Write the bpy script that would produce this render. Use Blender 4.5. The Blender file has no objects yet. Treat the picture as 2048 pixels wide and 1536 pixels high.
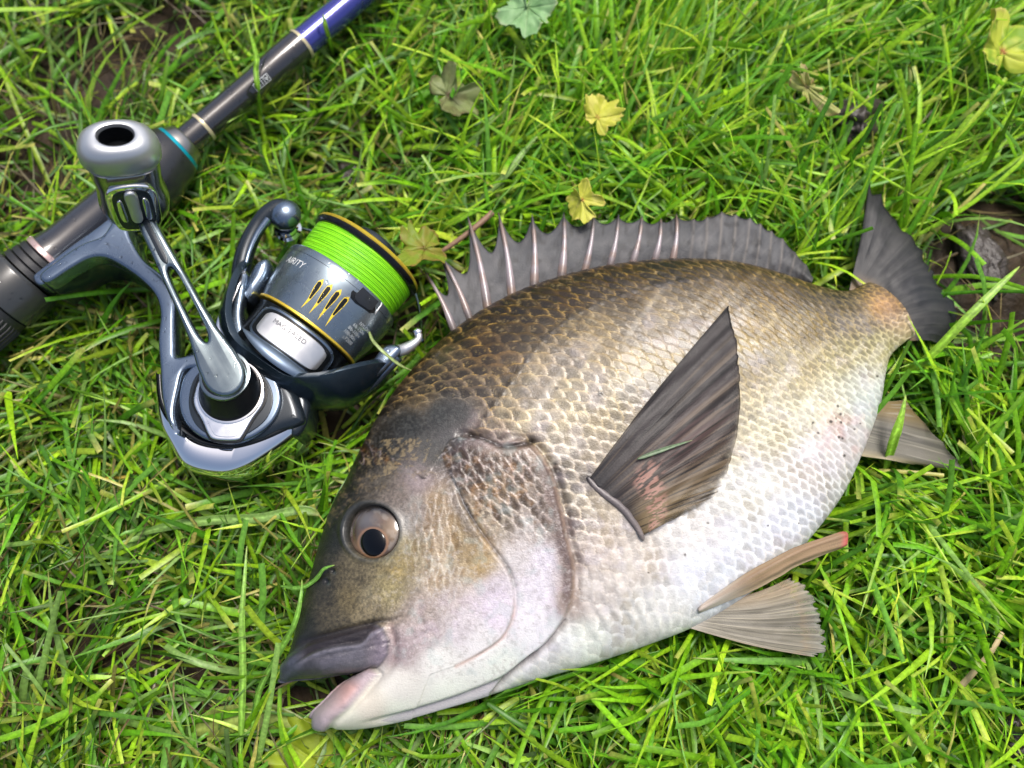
import bpy, bmesh, math, random
import numpy as np
from mathutils import Vector, Matrix

# ------------------------------------------------------------------ camera, sky, sun, exposure
scene = bpy.context.scene
TILT = math.radians(16.0)          # camera looks steeply down, 16 degrees off the plumb line
DIST = 0.345
HFOV = math.radians(64.0)
CAM = np.array([0.0, -DIST * math.sin(TILT), DIST * math.cos(TILT)])
cam_data = bpy.data.cameras.new("camera")
cam = bpy.data.objects.new("camera", cam_data)
scene.collection.objects.link(cam)
scene.camera = cam
cam.location = CAM
cam.rotation_euler = (TILT, 0, 0)
cam_data.sensor_width = 36.0
cam_data.lens = 18.0 / math.tan(HFOV / 2)
cam_data.clip_start = 0.005
cam_data.clip_end = 100.0
cam_data.dof.use_dof = True
cam_data.dof.focus_distance = 0.288
cam_data.dof.aperture_fstop = 6.8

SUN_EL, SUN_AZ = math.radians(68), math.radians(35)   # azimuth from +Y towards +X
world = bpy.data.worlds.new("World")
scene.world = world
world.use_nodes = True
wn = world.node_tree.nodes
wn.clear()
sky = wn.new("ShaderNodeTexSky")
sky.sky_type = 'NISHITA'
sky.sun_disc = False
sky.sun_elevation = SUN_EL
sky.sun_rotation = SUN_AZ
sky.air_density = 1.0
sky.dust_density = 6.0
sky.ozone_density = 1.0
bg = wn.new("ShaderNodeBackground")
bg.inputs[1].default_value = 0.08
wo = wn.new("ShaderNodeOutputWorld")
world.node_tree.links.new(sky.outputs[0], bg.inputs[0])
world.node_tree.links.new(bg.outputs[0], wo.inputs[0])
sun_data = bpy.data.lights.new("sun", 'SUN')
sun_data.energy = 1.5
sun_data.angle = math.radians(20)
sun_data.color = (1.0, 0.975, 0.94)
sun = bpy.data.objects.new("sun", sun_data)
scene.collection.objects.link(sun)
sdir = Vector((math.sin(SUN_AZ) * math.cos(SUN_EL), math.cos(SUN_AZ) * math.cos(SUN_EL), math.sin(SUN_EL)))
sun.rotation_euler = sdir.to_track_quat('Z', 'Y').to_euler()
sun.location = sdir * 3
scene.view_settings.view_transform = 'Standard'
scene.view_settings.look = 'None'
scene.view_settings.exposure = 1.1
scene.view_settings.gamma = 1.0
scene.view_settings.use_curve_mapping = False
scene.cycles.use_denoising = True
scene.cycles.max_bounces = 8

# ------------------------------------------------------------------ helpers
MM = 0.001
rng = np.random.default_rng(7)
random.seed(7)
FPX = 1024 / math.tan(HFOV / 2)
_R = np.array([1.0, 0, 0]); _U = np.array([0, math.cos(TILT), math.sin(TILT)]); _B = np.array([0, -math.sin(TILT), math.cos(TILT)])

def un(px, py, z):
    """point of the place that lies at height z (metres) where the photograph's measuring grid shows (px, py)"""
    px = np.asarray(px, float); py = np.asarray(py, float); z = np.asarray(z, float)
    d = ((px - 1024) / FPX)[..., None] * _R - ((py - 768) / FPX)[..., None] * _U - _B
    t = (z - CAM[2]) / d[..., 2]
    return CAM + t[..., None] * d

def pr(p):
    q = np.asarray(p, float) - CAM
    z = -(q @ _B)
    return np.stack([1024 + FPX * (q @ _R) / z, 768 - FPX * (q @ _U) / z], -1)

def smooth(a, b, x):
    t = np.clip((x - a) / (b - a + 1e-12), 0, 1)
    return t * t * (3 - 2 * t)

def lin(c):
    c = np.asarray(c, float) / 255.0
    return np.where(c <= 0.04045, c / 12.92, ((c + 0.055) / 1.055) ** 2.4)

def _hash(ix, iy, s):
    h = (ix.astype(np.int64) * 374761393 + iy.astype(np.int64) * 668265263 + s * 974711) & 0x7fffffff
    h = ((h ^ (h >> 13)) * 1274126177) & 0x7fffffff
    h = (h ^ (h >> 16)) & 0xffff
    return h / 65535.0

def noise(x, y, scale, seed=0):
    x = np.asarray(x, float) / scale; y = np.asarray(y, float) / scale
    ix = np.floor(x); iy = np.floor(y); fx = x - ix; fy = y - iy
    fx = fx * fx * (3 - 2 * fx); fy = fy * fy * (3 - 2 * fy)
    ix = ix.astype(np.int64); iy = iy.astype(np.int64)
    a = _hash(ix, iy, seed); b = _hash(ix + 1, iy, seed); c = _hash(ix, iy + 1, seed); d = _hash(ix + 1, iy + 1, seed)
    return (a + (b - a) * fx) * (1 - fy) + (c + (d - c) * fx) * fy

def fbm(x, y, scale, seed=0, oct=3):
    r = 0; amp = 1; tot = 0
    for k in range(oct):
        r = r + amp * noise(x, y, scale / 2 ** k, seed + 17 * k); tot += amp; amp *= 0.5
    return r / tot

def inpoly(x, y, poly):
    poly = np.asarray(poly, float)
    inside = np.zeros(np.shape(x), bool)
    n = len(poly); j = n - 1
    for i in range(n):
        xi, yi = poly[i]; xj, yj = poly[j]
        c = ((yi > y) != (yj > y)) & (x < (xj - xi) * (y - yi) / (yj - yi + 1e-15) + xi)
        inside ^= c; j = i
    return inside

def dline(x, y, pts):
    """distance to a polyline, side (+ on its right as it runs in a y-down frame) and the fraction along it"""
    pts = np.asarray(pts, float)
    best = np.full(np.shape(x), 1e9); side = np.zeros(np.shape(x)); frac = np.zeros(np.shape(x))
    seg = np.diff(pts, axis=0); L = np.hypot(seg[:, 0], seg[:, 1]); cum = np.concatenate([[0], np.cumsum(L)])
    for i in range(len(seg)):
        ax, ay = pts[i]; dx, dy = seg[i]
        t = np.clip(((x - ax) * dx + (y - ay) * dy) / (L[i] ** 2 + 1e-12), 0, 1)
        qx = ax + t * dx; qy = ay + t * dy
        d = np.hypot(x - qx, y - qy)
        m = d < best
        best = np.where(m, d, best)
        side = np.where(m, np.sign(dx * (y - ay) - dy * (x - ax)), side)
        frac = np.where(m, (cum[i] + t * L[i]) / cum[-1], frac)
    return best, side, frac

def catmull(pts, n=8, closed=False):
    P = np.asarray(pts, float)
    out = []
    m = len(P)
    rngi = range(m) if closed else range(m - 1)
    for i in rngi:
        if closed:
            p0, p1, p2, p3 = P[(i - 1) % m], P[i], P[(i + 1) % m], P[(i + 2) % m]
        else:
            p0, p1, p2, p3 = P[max(i - 1, 0)], P[i], P[i + 1], P[min(i + 2, m - 1)]
        for k in range(n):
            t = k / n
            out.append(0.5 * ((2 * p1) + (-p0 + p2) * t + (2 * p0 - 5 * p1 + 4 * p2 - p3) * t * t + (-p0 + 3 * p1 - 3 * p2 + p3) * t ** 3))
    if not closed:
        out.append(P[-1])
    return np.array(out)

def link(o):
    scene.collection.objects.link(o)
    return o

def finish(name, me, mat, parent=None, smooth_angle=None):
    if mat is not None:
        me.materials.clear(); me.materials.append(mat)
    n = len(me.polygons)
    me.polygons.foreach_set("use_smooth", np.ones(n, bool))
    if smooth_angle is not None:
        me.set_sharp_from_angle(angle=math.radians(smooth_angle))
    me.update()
    o = link(bpy.data.objects.new(name, me))
    if parent is not None:
        o.parent = parent
    return o

def mesh_np(name, V, F, mat=None, parent=None, col=None, alpha=None, smooth_angle=None):
    """V (n,3), F (m,4) or (m,3) index arrays"""
    V = np.asarray(V, np.float32).reshape(-1, 3); F = np.asarray(F, np.int32)
    me = bpy.data.meshes.new(name)
    k = F.shape[1]
    me.vertices.add(len(V)); me.vertices.foreach_set("co", V.ravel())
    me.loops.add(F.size); me.loops.foreach_set("vertex_index", F.ravel())
    me.polygons.add(len(F))
    me.polygons.foreach_set("loop_start", np.arange(0, F.size, k, dtype=np.int32))
    me.polygons.foreach_set("loop_total", np.full(len(F), k, np.int32))
    me.update(calc_edges=True)
    me.validate()
    if col is not None:
        a = me.color_attributes.new("col", 'FLOAT_COLOR', 'POINT')
        c = np.ones((len(V), 4), np.float32); c[:, :3] = np.asarray(col).reshape(-1, 3)
        if alpha is not None: c[:, 3] = np.asarray(alpha).ravel()
        a.data.foreach_set("color", c.ravel())
    return finish(name, me, mat, parent, smooth_angle)

def grid_faces(nu, nv, wrap_v=False, off=0):
    i = np.arange(nu - 1)[:, None]; j = np.arange(nv if wrap_v else nv - 1)[None, :]
    j2 = (j + 1) % nv
    a = i * nv + j; b = i * nv + j2; c = (i + 1) * nv + j2; d = (i + 1) * nv + j
    return np.stack([a, d, c, b], -1).reshape(-1, 4) + off

def lathe(name, prof, mat, parent, axis='X', n=64, origin=(0, 0, 0), smooth_angle=35, phis=None, sub=1):
    """prof: (along, radius) in mm; spun round the X axis (or Z)"""
    prof = np.asarray(prof, float)
    if sub > 1:
        t = np.linspace(0, len(prof) - 1, (len(prof) - 1) * sub + 1)
        prof = np.stack([np.interp(t, np.arange(len(prof)), prof[:, k]) for k in (0, 1)], -1)
    ph = np.linspace(0, 2 * np.pi, n, endpoint=False)
    s = prof[:, 0][:, None] + 0 * ph; r = prof[:, 1][:, None]
    if axis == 'X':
        V = np.stack([s, r * np.sin(ph), r * np.cos(ph)], -1)
    else:
        V = np.stack([r * np.cos(ph), r * np.sin(ph), s], -1)
    V = V + np.asarray(origin)
    F = grid_faces(len(prof), n, True)
    if axis == 'X': F = F[:, ::-1]
    else: F = F[:, ::-1]
    o = mesh_np(name, V.reshape(-1, 3) * MM, F, mat, parent, smooth_angle=None)
    bm = bmesh.new(); bm.from_mesh(o.data)
    bmesh.ops.remove_doubles(bm, verts=bm.verts, dist=1e-7)
    bmesh.ops.holes_fill(bm, edges=[e for e in bm.edges if e.is_boundary], sides=0)
    bmesh.ops.recalc_face_normals(bm, faces=bm.faces)
    bm.to_mesh(o.data); bm.free()
    o.data.polygons.foreach_set("use_smooth", np.ones(len(o.data.polygons), bool))
    o.data.set_sharp_from_angle(angle=math.radians(smooth_angle))
    return o

def tube(name, path, rad, mat, parent, n=16, flat=1.0, up=(0, 0, 1), cap=True, col=None):
    """path mm (k,3), rad mm per point; flat squeezes the section along 'up'"""
    P = np.asarray(path, float); k = len(P)
    rad = np.broadcast_to(np.asarray(rad, float), (k,))
    T = np.gradient(P, axis=0); T /= np.linalg.norm(T, axis=1)[:, None]
    U0 = np.asarray(up, float)
    N = np.cross(T, U0); bad = np.linalg.norm(N, axis=1) < 1e-3
    N[bad] = np.cross(T[bad], [1, 0.3, 0.2])
    N /= np.linalg.norm(N, axis=1)[:, None]
    Bn = np.cross(N, T)
    ph = np.linspace(0, 2 * np.pi, n, endpoint=False)
    V = P[:, None] + rad[:, None, None] * (np.cos(ph)[None, :, None] * N[:, None] + flat * np.sin(ph)[None, :, None] * Bn[:, None])
    F = grid_faces(k, n, True)
    V = V.reshape(-1, 3)
    o = mesh_np(name, V * MM, F, mat, parent, col=None if col is None else np.repeat(col, n, axis=0))
    bm = bmesh.new(); bm.from_mesh(o.data)
    bmesh.ops.holes_fill(bm, edges=[e for e in bm.edges if e.is_boundary], sides=0)
    bmesh.ops.recalc_face_normals(bm, faces=bm.faces)
    bm.to_mesh(o.data); bm.free()
    o.data.polygons.foreach_set("use_smooth", np.ones(len(o.data.polygons), bool))
    o.data.set_sharp_from_angle(angle=math.radians(50))
    return o

def plate(name, outline, z0, z1, bev, mat, parent, holes=(), matrix=None, res=3, smooth_angle=40):
    """solid of a flat outline (mm) between z0 and z1 with rounded edges"""
    cu = bpy.data.curves.new(name, 'CURVE'); cu.dimensions = '2D'; cu.fill_mode = 'BOTH'
    for ring in [outline] + list(holes):
        ring = np.asarray(ring, float)
        sp = cu.splines.new('POLY'); sp.points.add(len(ring) - 1)
        for q, (x, y) in zip(sp.points, ring): q.co = (x * MM, y * MM, 0, 1)
        sp.use_cyclic_u = True
    h = (z1 - z0) * MM
    cu.extrude = max(h / 2 - bev * MM, 1e-6); cu.bevel_depth = bev * MM; cu.bevel_resolution = res; cu.offset = -bev * MM
    o = link(bpy.data.objects.new(name + "_tmp", cu))
    dg = bpy.context.evaluated_depsgraph_get()
    me = bpy.data.meshes.new_from_object(o.evaluated_get(dg))
    bpy.data.objects.remove(o); bpy.data.curves.remove(cu)
    me.name = name
    me.transform(Matrix.Translation((0, 0, (z0 + z1) / 2 * MM)))
    if matrix is not None: me.transform(matrix)
    bm = bmesh.new(); bm.from_mesh(me)
    bmesh.ops.remove_doubles(bm, verts=bm.verts, dist=1e-6)
    bmesh.ops.recalc_face_normals(bm, faces=bm.faces)
    bm.to_mesh(me); bm.free()
    return finish(name, me, mat, parent, smooth_angle)

def text_mesh(body, size_mm, extrude=0.0):
    cu = bpy.data.curves.new("txt", 'FONT'); cu.body = body; cu.size = 1.0; cu.align_x = 'LEFT'; cu.resolution_u = 3
    o = link(bpy.data.objects.new("txt_tmp", cu))
    dg = bpy.context.evaluated_depsgraph_get()
    me = bpy.data.meshes.new_from_object(o.evaluated_get(dg))
    bpy.data.objects.remove(o); bpy.data.curves.remove(cu)
    v = np.zeros(len(me.vertices) * 3); me.vertices.foreach_get("co", v); v = v.reshape(-1, 3) * size_mm
    f = [tuple(p.vertices) for p in me.polygons]
    bpy.data.meshes.remove(me)
    return v, f

def mesh_py(name, V, F, mat, parent=None, smooth_angle=None):
    me = bpy.data.meshes.new(name); me.from_pydata([tuple(map(float, v)) for v in V], [], F); me.update()
    return finish(name, me, mat, parent, smooth_angle)

def empty(name, loc=(0, 0, 0), rz=0.0):
    o = link(bpy.data.objects.new(name, None)); o.location = loc; o.rotation_euler = (0, 0, rz); o.empty_display_size = 0.01
    return o

def tag(o, label=None, cat=None, group=None, kind=None):
    if label: o["label"] = label
    if cat: o["category"] = cat
    if group: o["group"] = group
    if kind: o["kind"] = kind
    return o

# ------------------------------------------------------------------ materials
def mat_basic(name, color, rough=0.4, metal=0.0, coat=0.0, spec=0.5, noise_amt=0.0, noise_scale=300, bump=0.0, bump_scale=800, rough_var=0.0):
    m = bpy.data.materials.new(name); m.use_nodes = True
    nt = m.node_tree; b = nt.nodes["Principled BSDF"]
    b.inputs["Base Color"].default_value = (*color, 1); b.inputs["Roughness"].default_value = rough
    b.inputs["Metallic"].default_value = metal; b.inputs["Coat Weight"].default_value = coat
    b.inputs["Coat Roughness"].default_value = 0.08
    b.inputs["Specular IOR Level"].default_value = spec
    tc = nt.nodes.new("ShaderNodeTexCoord")
    if noise_amt > 0 or rough_var > 0:
        nz = nt.nodes.new("ShaderNodeTexNoise"); nz.inputs["Scale"].default_value = noise_scale; nz.inputs["Detail"].default_value = 4
        nt.links.new(tc.outputs["Object"], nz.inputs["Vector"])
        if noise_amt > 0:
            mx = nt.nodes.new("ShaderNodeMix"); mx.data_type = 'RGBA'
            mx.inputs[6].default_value = (*[c * (1 - noise_amt) for c in color], 1)
            mx.inputs[7].default_value = (*[min(1, c * (1 + noise_amt)) for c in color], 1)
            nt.links.new(nz.outputs["Fac"], mx.inputs[0]); nt.links.new(mx.outputs[2], b.inputs["Base Color"])
        if rough_var > 0:
            mr = nt.nodes.new("ShaderNodeMapRange"); mr.inputs[1].default_value = 0.3; mr.inputs[2].default_value = 0.7
            mr.inputs[3].default_value = max(0.02, rough - rough_var); mr.inputs[4].default_value = rough + rough_var
            nt.links.new(nz.outputs["Fac"], mr.inputs[0]); nt.links.new(mr.outputs[0], b.inputs["Roughness"])
    if bump > 0:
        nb = nt.nodes.new("ShaderNodeTexNoise"); nb.inputs["Scale"].default_value = bump_scale; nb.inputs["Detail"].default_value = 5
        nt.links.new(tc.outputs["Object"], nb.inputs["Vector"])
        bp = nt.nodes.new("ShaderNodeBump"); bp.inputs["Strength"].default_value = bump; bp.inputs["Distance"].default_value = 0.0005
        nt.links.new(nb.outputs["Fac"], bp.inputs["Height"]); nt.links.new(bp.outputs[0], b.inputs["Normal"])
    return m

def mat_attr(name, rough=0.4, metal=0.0, coat=0.0, transl=0.0, use_alpha=False, bump=0.0, bump_scale=1500, spec=0.5, sss=0.0, vary=0.0):
    """colour from the mesh's own pigment attribute"""
    m = bpy.data.materials.new(name); m.use_nodes = True
    nt = m.node_tree; b = nt.nodes["Principled BSDF"]; out = nt.nodes["Material Output"]
    at = nt.nodes.new("ShaderNodeAttribute"); at.attribute_name = "col"
    csock = at.outputs["Color"]
    if vary > 0:                                     # fine mottling of the blade itself
        tcv = nt.nodes.new("ShaderNodeTexCoord"); nv = nt.nodes.new("ShaderNodeTexNoise"); nv.inputs["Scale"].default_value = 700; nv.inputs["Detail"].default_value = 3
        nt.links.new(tcv.outputs["Object"], nv.inputs["Vector"])
        mr = nt.nodes.new("ShaderNodeMapRange"); mr.inputs[1].default_value = .25; mr.inputs[2].default_value = .75; mr.inputs[3].default_value = 1 - vary; mr.inputs[4].default_value = 1 + vary
        nt.links.new(nv.outputs["Fac"], mr.inputs[0])
        vm = nt.nodes.new("ShaderNodeVectorMath"); vm.operation = 'SCALE'; nt.links.new(at.outputs["Color"], vm.inputs[0]); nt.links.new(mr.outputs[0], vm.inputs[3]); csock = vm.outputs[0]
    nt.links.new(csock, b.inputs["Base Color"])
    b.inputs["Roughness"].default_value = rough; b.inputs["Metallic"].default_value = metal; b.inputs["Coat Weight"].default_value = coat
    b.inputs["Coat Roughness"].default_value = 0.12; b.inputs["Specular IOR Level"].default_value = spec
    if sss > 0:
        b.inputs["Subsurface Weight"].default_value = sss; b.inputs["Subsurface Radius"].default_value = (0.004, 0.002, 0.001)
        b.inputs["Subsurface Scale"].default_value = 0.3
    last = b.outputs[0]
    if transl > 0:
        tr = nt.nodes.new("ShaderNodeBsdfTranslucent"); nt.links.new(csock, tr.inputs[0])
        mx = nt.nodes.new("ShaderNodeMixShader"); mx.inputs[0].default_value = transl
        nt.links.new(last, mx.inputs[1]); nt.links.new(tr.outputs[0], mx.inputs[2]); last = mx.outputs[0]
    if use_alpha:
        tp = nt.nodes.new("ShaderNodeBsdfTransparent")
        mx = nt.nodes.new("ShaderNodeMixShader")
        nt.links.new(at.outputs["Alpha"], mx.inputs[0]); nt.links.new(tp.outputs[0], mx.inputs[1]); nt.links.new(last, mx.inputs[2]); last = mx.outputs[0]
    nt.links.new(last, out.inputs["Surface"])
    if bump > 0:
        tc = nt.nodes.new("ShaderNodeTexCoord")
        nb = nt.nodes.new("ShaderNodeTexNoise"); nb.inputs["Scale"].default_value = bump_scale; nb.inputs["Detail"].default_value = 4
        nt.links.new(tc.outputs["Object"], nb.inputs["Vector"])
        bp = nt.nodes.new("ShaderNodeBump"); bp.inputs["Strength"].default_value = bump; bp.inputs["Distance"].default_value = 0.0004
        nt.links.new(nb.outputs["Fac"], bp.inputs["Height"]); nt.links.new(bp.outputs[0], b.inputs["Normal"])
    return m

M_navy = mat_basic("navy_metal", (0.17, 0.22, 0.29), 0.26, 0.9, coat=0.3, rough_var=0.05, noise_scale=120)
M_navy_dark = mat_basic("dark_navy", (0.016, 0.023, 0.03), 0.27, 0.35, coat=0.3)
M_rotor = mat_basic("rotor_navy", (0.022, 0.038, 0.055), 0.24, 0.6, coat=0.3)
M_black = mat_basic("black_plastic", (0.005, 0.006, 0.007), 0.25, 0.0, bump=0.05, spec=.35)
M_rubber = mat_basic("black_rubber", (0.018, 0.019, 0.021), 0.5, 0.0, bump=0.15)
M_silver = mat_basic("satin_silver", (0.66, 0.66, 0.66), 0.42, 0.9, noise_amt=0.06, noise_scale=200, rough_var=0.06)
M_plate = mat_basic("polished_plate", (0.86, 0.87, 0.9), 0.3, 1.0, rough_var=0.05, noise_scale=300)
M_chrome = mat_basic("chrome", (0.92, 0.92, 0.92), 0.07, 1.0)
M_gunmetal = mat_basic("gunmetal", (0.24, 0.29, 0.31), 0.24, 1.0, noise_amt=0.1, noise_scale=150, rough_var=0.06)
M_skirt = mat_basic("spool_grey", (0.21, 0.26, 0.30), 0.27, 0.85, coat=0.4, rough_var=0.05, noise_scale=150)
M_gold = mat_basic("gold_anodised", (0.95, 0.66, 0.07), 0.3, 0.7)
M_yellow = mat_basic("yellow_print", (0.75, 0.55, 0.03), 0.4)
M_white = mat_basic("white_print", (0.6, 0.62, 0.62), 0.5)
M_smallprint = mat_basic("small_print", (0.42, 0.45, 0.46), 0.5)
M_emboss = mat_basic("embossed_grey", (0.16, 0.16, 0.17), 0.7, 0.0, spec=.1)
M_attr_line = mat_attr("braided_line", rough=0.45, spec=0.4, bump=0.3, bump_scale=3000)
M_drop = bpy.data.materials.new("water"); M_drop.use_nodes = True
_b = M_drop.node_tree.nodes["Principled BSDF"]; _b.inputs["Transmission Weight"].default_value = 1.0; _b.inputs["IOR"].default_value = 1.33; _b.inputs["Roughness"].default_value = 0.02
M_fish = mat_attr("fish_skin", rough=0.38, metal=0.06, coat=0.2, bump=0.5, bump_scale=1800, spec=0.5)
M_fin = mat_attr("fin_membrane", rough=0.5, coat=0.0, use_alpha=True, transl=0.1, bump=0.3, bump_scale=1800, spec=.4)
M_grass = mat_attr("grass_blade", rough=0.42, transl=0.26, spec=0.5, vary=0.35)
M_leaf = mat_attr("leaf_blade", rough=0.5, transl=0.35, spec=0.35, bump=0.3, bump_scale=900)
M_eye = mat_attr("eye_wet", rough=0.12, coat=1.0, spec=0.6)
M_soil = None
# ------------------------------------------------------------------ ground
BARE = [  # (px, py, radius m, strength) bare muddy places between the grass
    (1985, 560, .042, 1.0), (1710, 245, .013, .9), (1900, 520, .018, .7), (200, 130, .032, .9), (60, 330, .035, .85), (330, 90, .024, .85), (30, 60, .02, .5), (690, 355, .012, .8), (250, 1330, .024, .5),
    (120, 1290, .024, .5), (330, 1400, .024, .5), (560, 1470, .024, .8), (480, 1290, .02, .5), (60, 1180, .02, .5), (30, 1480, .024, .5), (1195, 70, .012, .7), (880, 400, .014, .6), (1885, 1325, .007, .8), (2025, 1470, .01, .8), (150, 1010, .02, .45), (1260, 60, .012, .5)]
BAREW = [(*un(a, b, 0.0)[:2], r, s) for a, b, r, s in BARE]

def bareness(x, y):
    v = np.zeros(np.shape(x))
    for bx, by, r, s in BAREW:
        d = np.hypot(x - bx, y - by) / r
        v = np.maximum(v, s * np.exp(-d ** 2.6))
    return v

def ground_h(x, y):
    X = x * 1000; Y = y * 1000
    h = (fbm(X, Y, 60, 3, 3) - .5) * 5.0 + (fbm(X, Y, 12, 5, 4) - .5) * 3.6 + (noise(X, Y, 2.5, 9) - .5) * 0.7
    bx, by = un(1975, 560, 0)[:2]
    d = np.hypot(x - bx, y - by)
    w = np.exp(-(d / .035) ** 2)
    ang = ((x - bx) * .8 - (y - by) * .6) * 1000
    h = h + w * (2.4 * np.abs(np.sin(ang * .30 + 2.2 * noise(X, Y, 14, 4))) + 13.0)
    return h * 0.001

ax = np.unique(np.concatenate([np.linspace(-3, -.42, 24), np.linspace(-.42, .42, 420), np.linspace(.42, 3, 24)]))
ay = np.unique(np.concatenate([np.linspace(-3, -.30, 24), np.linspace(-.30, .38, 340), np.linspace(.38, 3, 24)]))
gx, gy = np.meshgrid(ax, ay, indexing='ij')
gz = ground_h(gx, gy)
M_soil = bpy.data.materials.new("wet_soil"); M_soil.use_nodes = True
nt = M_soil.node_tree; b = nt.nodes["Principled BSDF"]
tc = nt.nodes.new("ShaderNodeTexCoord")
n1 = nt.nodes.new("ShaderNodeTexNoise"); n1.inputs["Scale"].default_value = 90; n1.inputs["Detail"].default_value = 8
cr = nt.nodes.new("ShaderNodeValToRGB")
cr.color_ramp.elements[0].position = .3; cr.color_ramp.elements[0].color = (.011, .007, .0035, 1)
cr.color_ramp.elements[1].position = .72; cr.color_ramp.elements[1].color = (.052, .034, .019, 1)
nt.links.new(tc.outputs["Object"], n1.inputs["Vector"]); nt.links.new(n1.outputs["Fac"], cr.inputs[0]); nt.links.new(cr.outputs[0], b.inputs["Base Color"])
n2 = nt.nodes.new("ShaderNodeTexNoise"); n2.inputs["Scale"].default_value = 600; n2.inputs["Detail"].default_value = 6
nt.links.new(tc.outputs["Object"], n2.inputs["Vector"])
bp = nt.nodes.new("ShaderNodeBump"); bp.inputs["Strength"].default_value = .7; bp.inputs["Distance"].default_value = .0008
nt.links.new(n2.outputs["Fac"], bp.inputs["Height"]); nt.links.new(bp.outputs[0], b.inputs["Normal"])
b.inputs["Roughness"].default_value = .6; b.inputs["Specular IOR Level"].default_value = .22
ground = mesh_np("ground", np.stack([gx, gy, gz], -1).reshape(-1, 3), grid_faces(len(ax), len(ay)), M_soil)
tag(ground, "damp dark brown soil under the grass", kind="structure")

# ------------------------------------------------------------------ fish body
ZM = 0.030
# stations from the mouth to the tail: dorsal edge, middle, ventral edge (photo grid), half thickness mm
ST = [
    ((567, 1352), (742, 1334), (633, 1436), 7.5),
    ((570, 1335), (757, 1332), (640, 1451), 11.0),
    ((583, 1302), (778, 1322), (685, 1456), 13.0),
    ((600, 1240), (800, 1290), (740, 1453), 15.0),
    ((622, 1158), (815, 1225), (815, 1438), 17.0),
    ((655, 1045), (850, 1140), (915, 1410), 19.5),
    ((700, 945), (900, 1080), (1000, 1384), 21.5),
    ((752, 842), (970, 1020), (1080, 1358), 23.0),
    ((815, 752), (1040, 965), (1185, 1328), 24.0),
    ((900, 668), (1115, 905), (1290, 1292), 24.5),
    ((1000, 603), (1200, 860), (1385, 1255), 24.5),
    ((1110, 560), (1295, 815), (1475, 1203), 24.0),
    ((1225, 534), (1385, 775), (1560, 1140), 22.5),
    ((1340, 523), (1470, 740), (1630, 1064), 20.5),
    ((1450, 527), (1550, 710), (1687, 985), 18.0),
    ((1540, 547), (1615, 690), (1728, 895), 15.0),
    ((1615, 571), (1670, 680), (1757, 815), 12.0),
    ((1668, 583), (1715, 662), (1768, 752), 9.0),
    ((1702, 582), (1748, 642), (1778, 716), 7.0),
    ((1720, 572), (1775, 625), (1800, 692), 5.5),
    ((1733, 566), (1790, 610), (1828, 672), 4.0),
]
def station_world(i):
    d, m, v, h = ST[i]
    return np.array([un(*d, ZM)[:2], un(*m, ZM)[:2], un(*v, ZM)[:2]])
SW = np.array([station_world(i) for i in range(len(ST))])       # (n,3,2)
HS = np.array([s[3] for s in ST])
NU, NVT, NVB, NK = 720, 440, 44, 12
# spacing of the rings follows the length of the middle line
midl = np.concatenate([[0], np.cumsum(np.linalg.norm(np.diff(SW[:, 1], axis=0), axis=1) + .25 * np.linalg.norm(np.diff(SW[:, 0], axis=0), axis=1) + .25 * np.linalg.norm(np.diff(SW[:, 2], axis=0), axis=1))])
dense = catmull(np.concatenate([SW.reshape(len(ST), -1), HS[:, None]], 1), 40)
dl = np.interp(np.linspace(0, len(ST) - 1, len(dense)), np.arange(len(ST)), midl)
uu = np.linspace(0, midl[-1], NU)
SD = np.stack([np.interp(uu, dl, dense[:, k]) for k in range(dense.shape[1])], -1)
Dp, Mp, Vp, Hh = SD[:, 0:2], SD[:, 2:4], SD[:, 4:6], SD[:, 6]

def section(v, wm):
    """in-plane position across the section, v 0 (back) .. 1 (belly)"""
    v = v[None, :, None]
    ctrl = 2 * Mp - .5 * (Dp + Vp)
    bez = (1 - v) ** 2 * Dp[:, None] + 2 * v * (1 - v) * ctrl[:, None] + v ** 2 * Vp[:, None]
    pl = np.where(v < .5, Dp[:, None] + (Mp - Dp)[:, None] * (v * 2), Mp[:, None] + (Vp - Mp)[:, None] * (v * 2 - 1))
    return pl * wm[:, None, None] + bez * (1 - wm[:, None, None])
tt = np.linspace(0, 1, NVT)
vt = .5 - .5 * np.cos(np.pi * tt); vt = .65 * vt + .35 * tt
vb = np.linspace(1, 0, NVB + 2)[1:-1]
wm = np.clip(1 - uu / (.12 * midl[-1]), 0, 1) ** 1.5
Pt = section(vt, wm); Pb = section(vb, wm)
_k = np.hanning(63); _k /= _k.sum()
_pad = np.concatenate([2 * Pt[:, :1] - Pt[:, 31:0:-1], Pt, 2 * Pt[:, -1:] - Pt[:, -2:-33:-1]], 1)
Ps = np.stack([np.apply_along_axis(lambda q: np.convolve(q, _k, 'valid'), 1, _pad[..., c_]) for c_ in (0, 1)], -1)
_ws = smooth(.003, .016, uu)[:, None, None]
Pt = Pt * (1 - _ws) + Ps * _ws
def prof(v, p=2.2, q=2.0):
    return (1 - np.abs(2 * v - 1) ** p) ** (1 / q)
front = 1 - .55 * np.exp(-uu / .0035)
tail = 1.0
pf = 2.2 + 3.0 * np.exp(-uu / .02)                     # blunter at snout and chin
PROF = (1 - np.abs(2 * vt - 1)[None] ** pf[:, None]) ** .5
Zt = ZM + (Hh * front)[:, None] * MM * PROF
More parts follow.
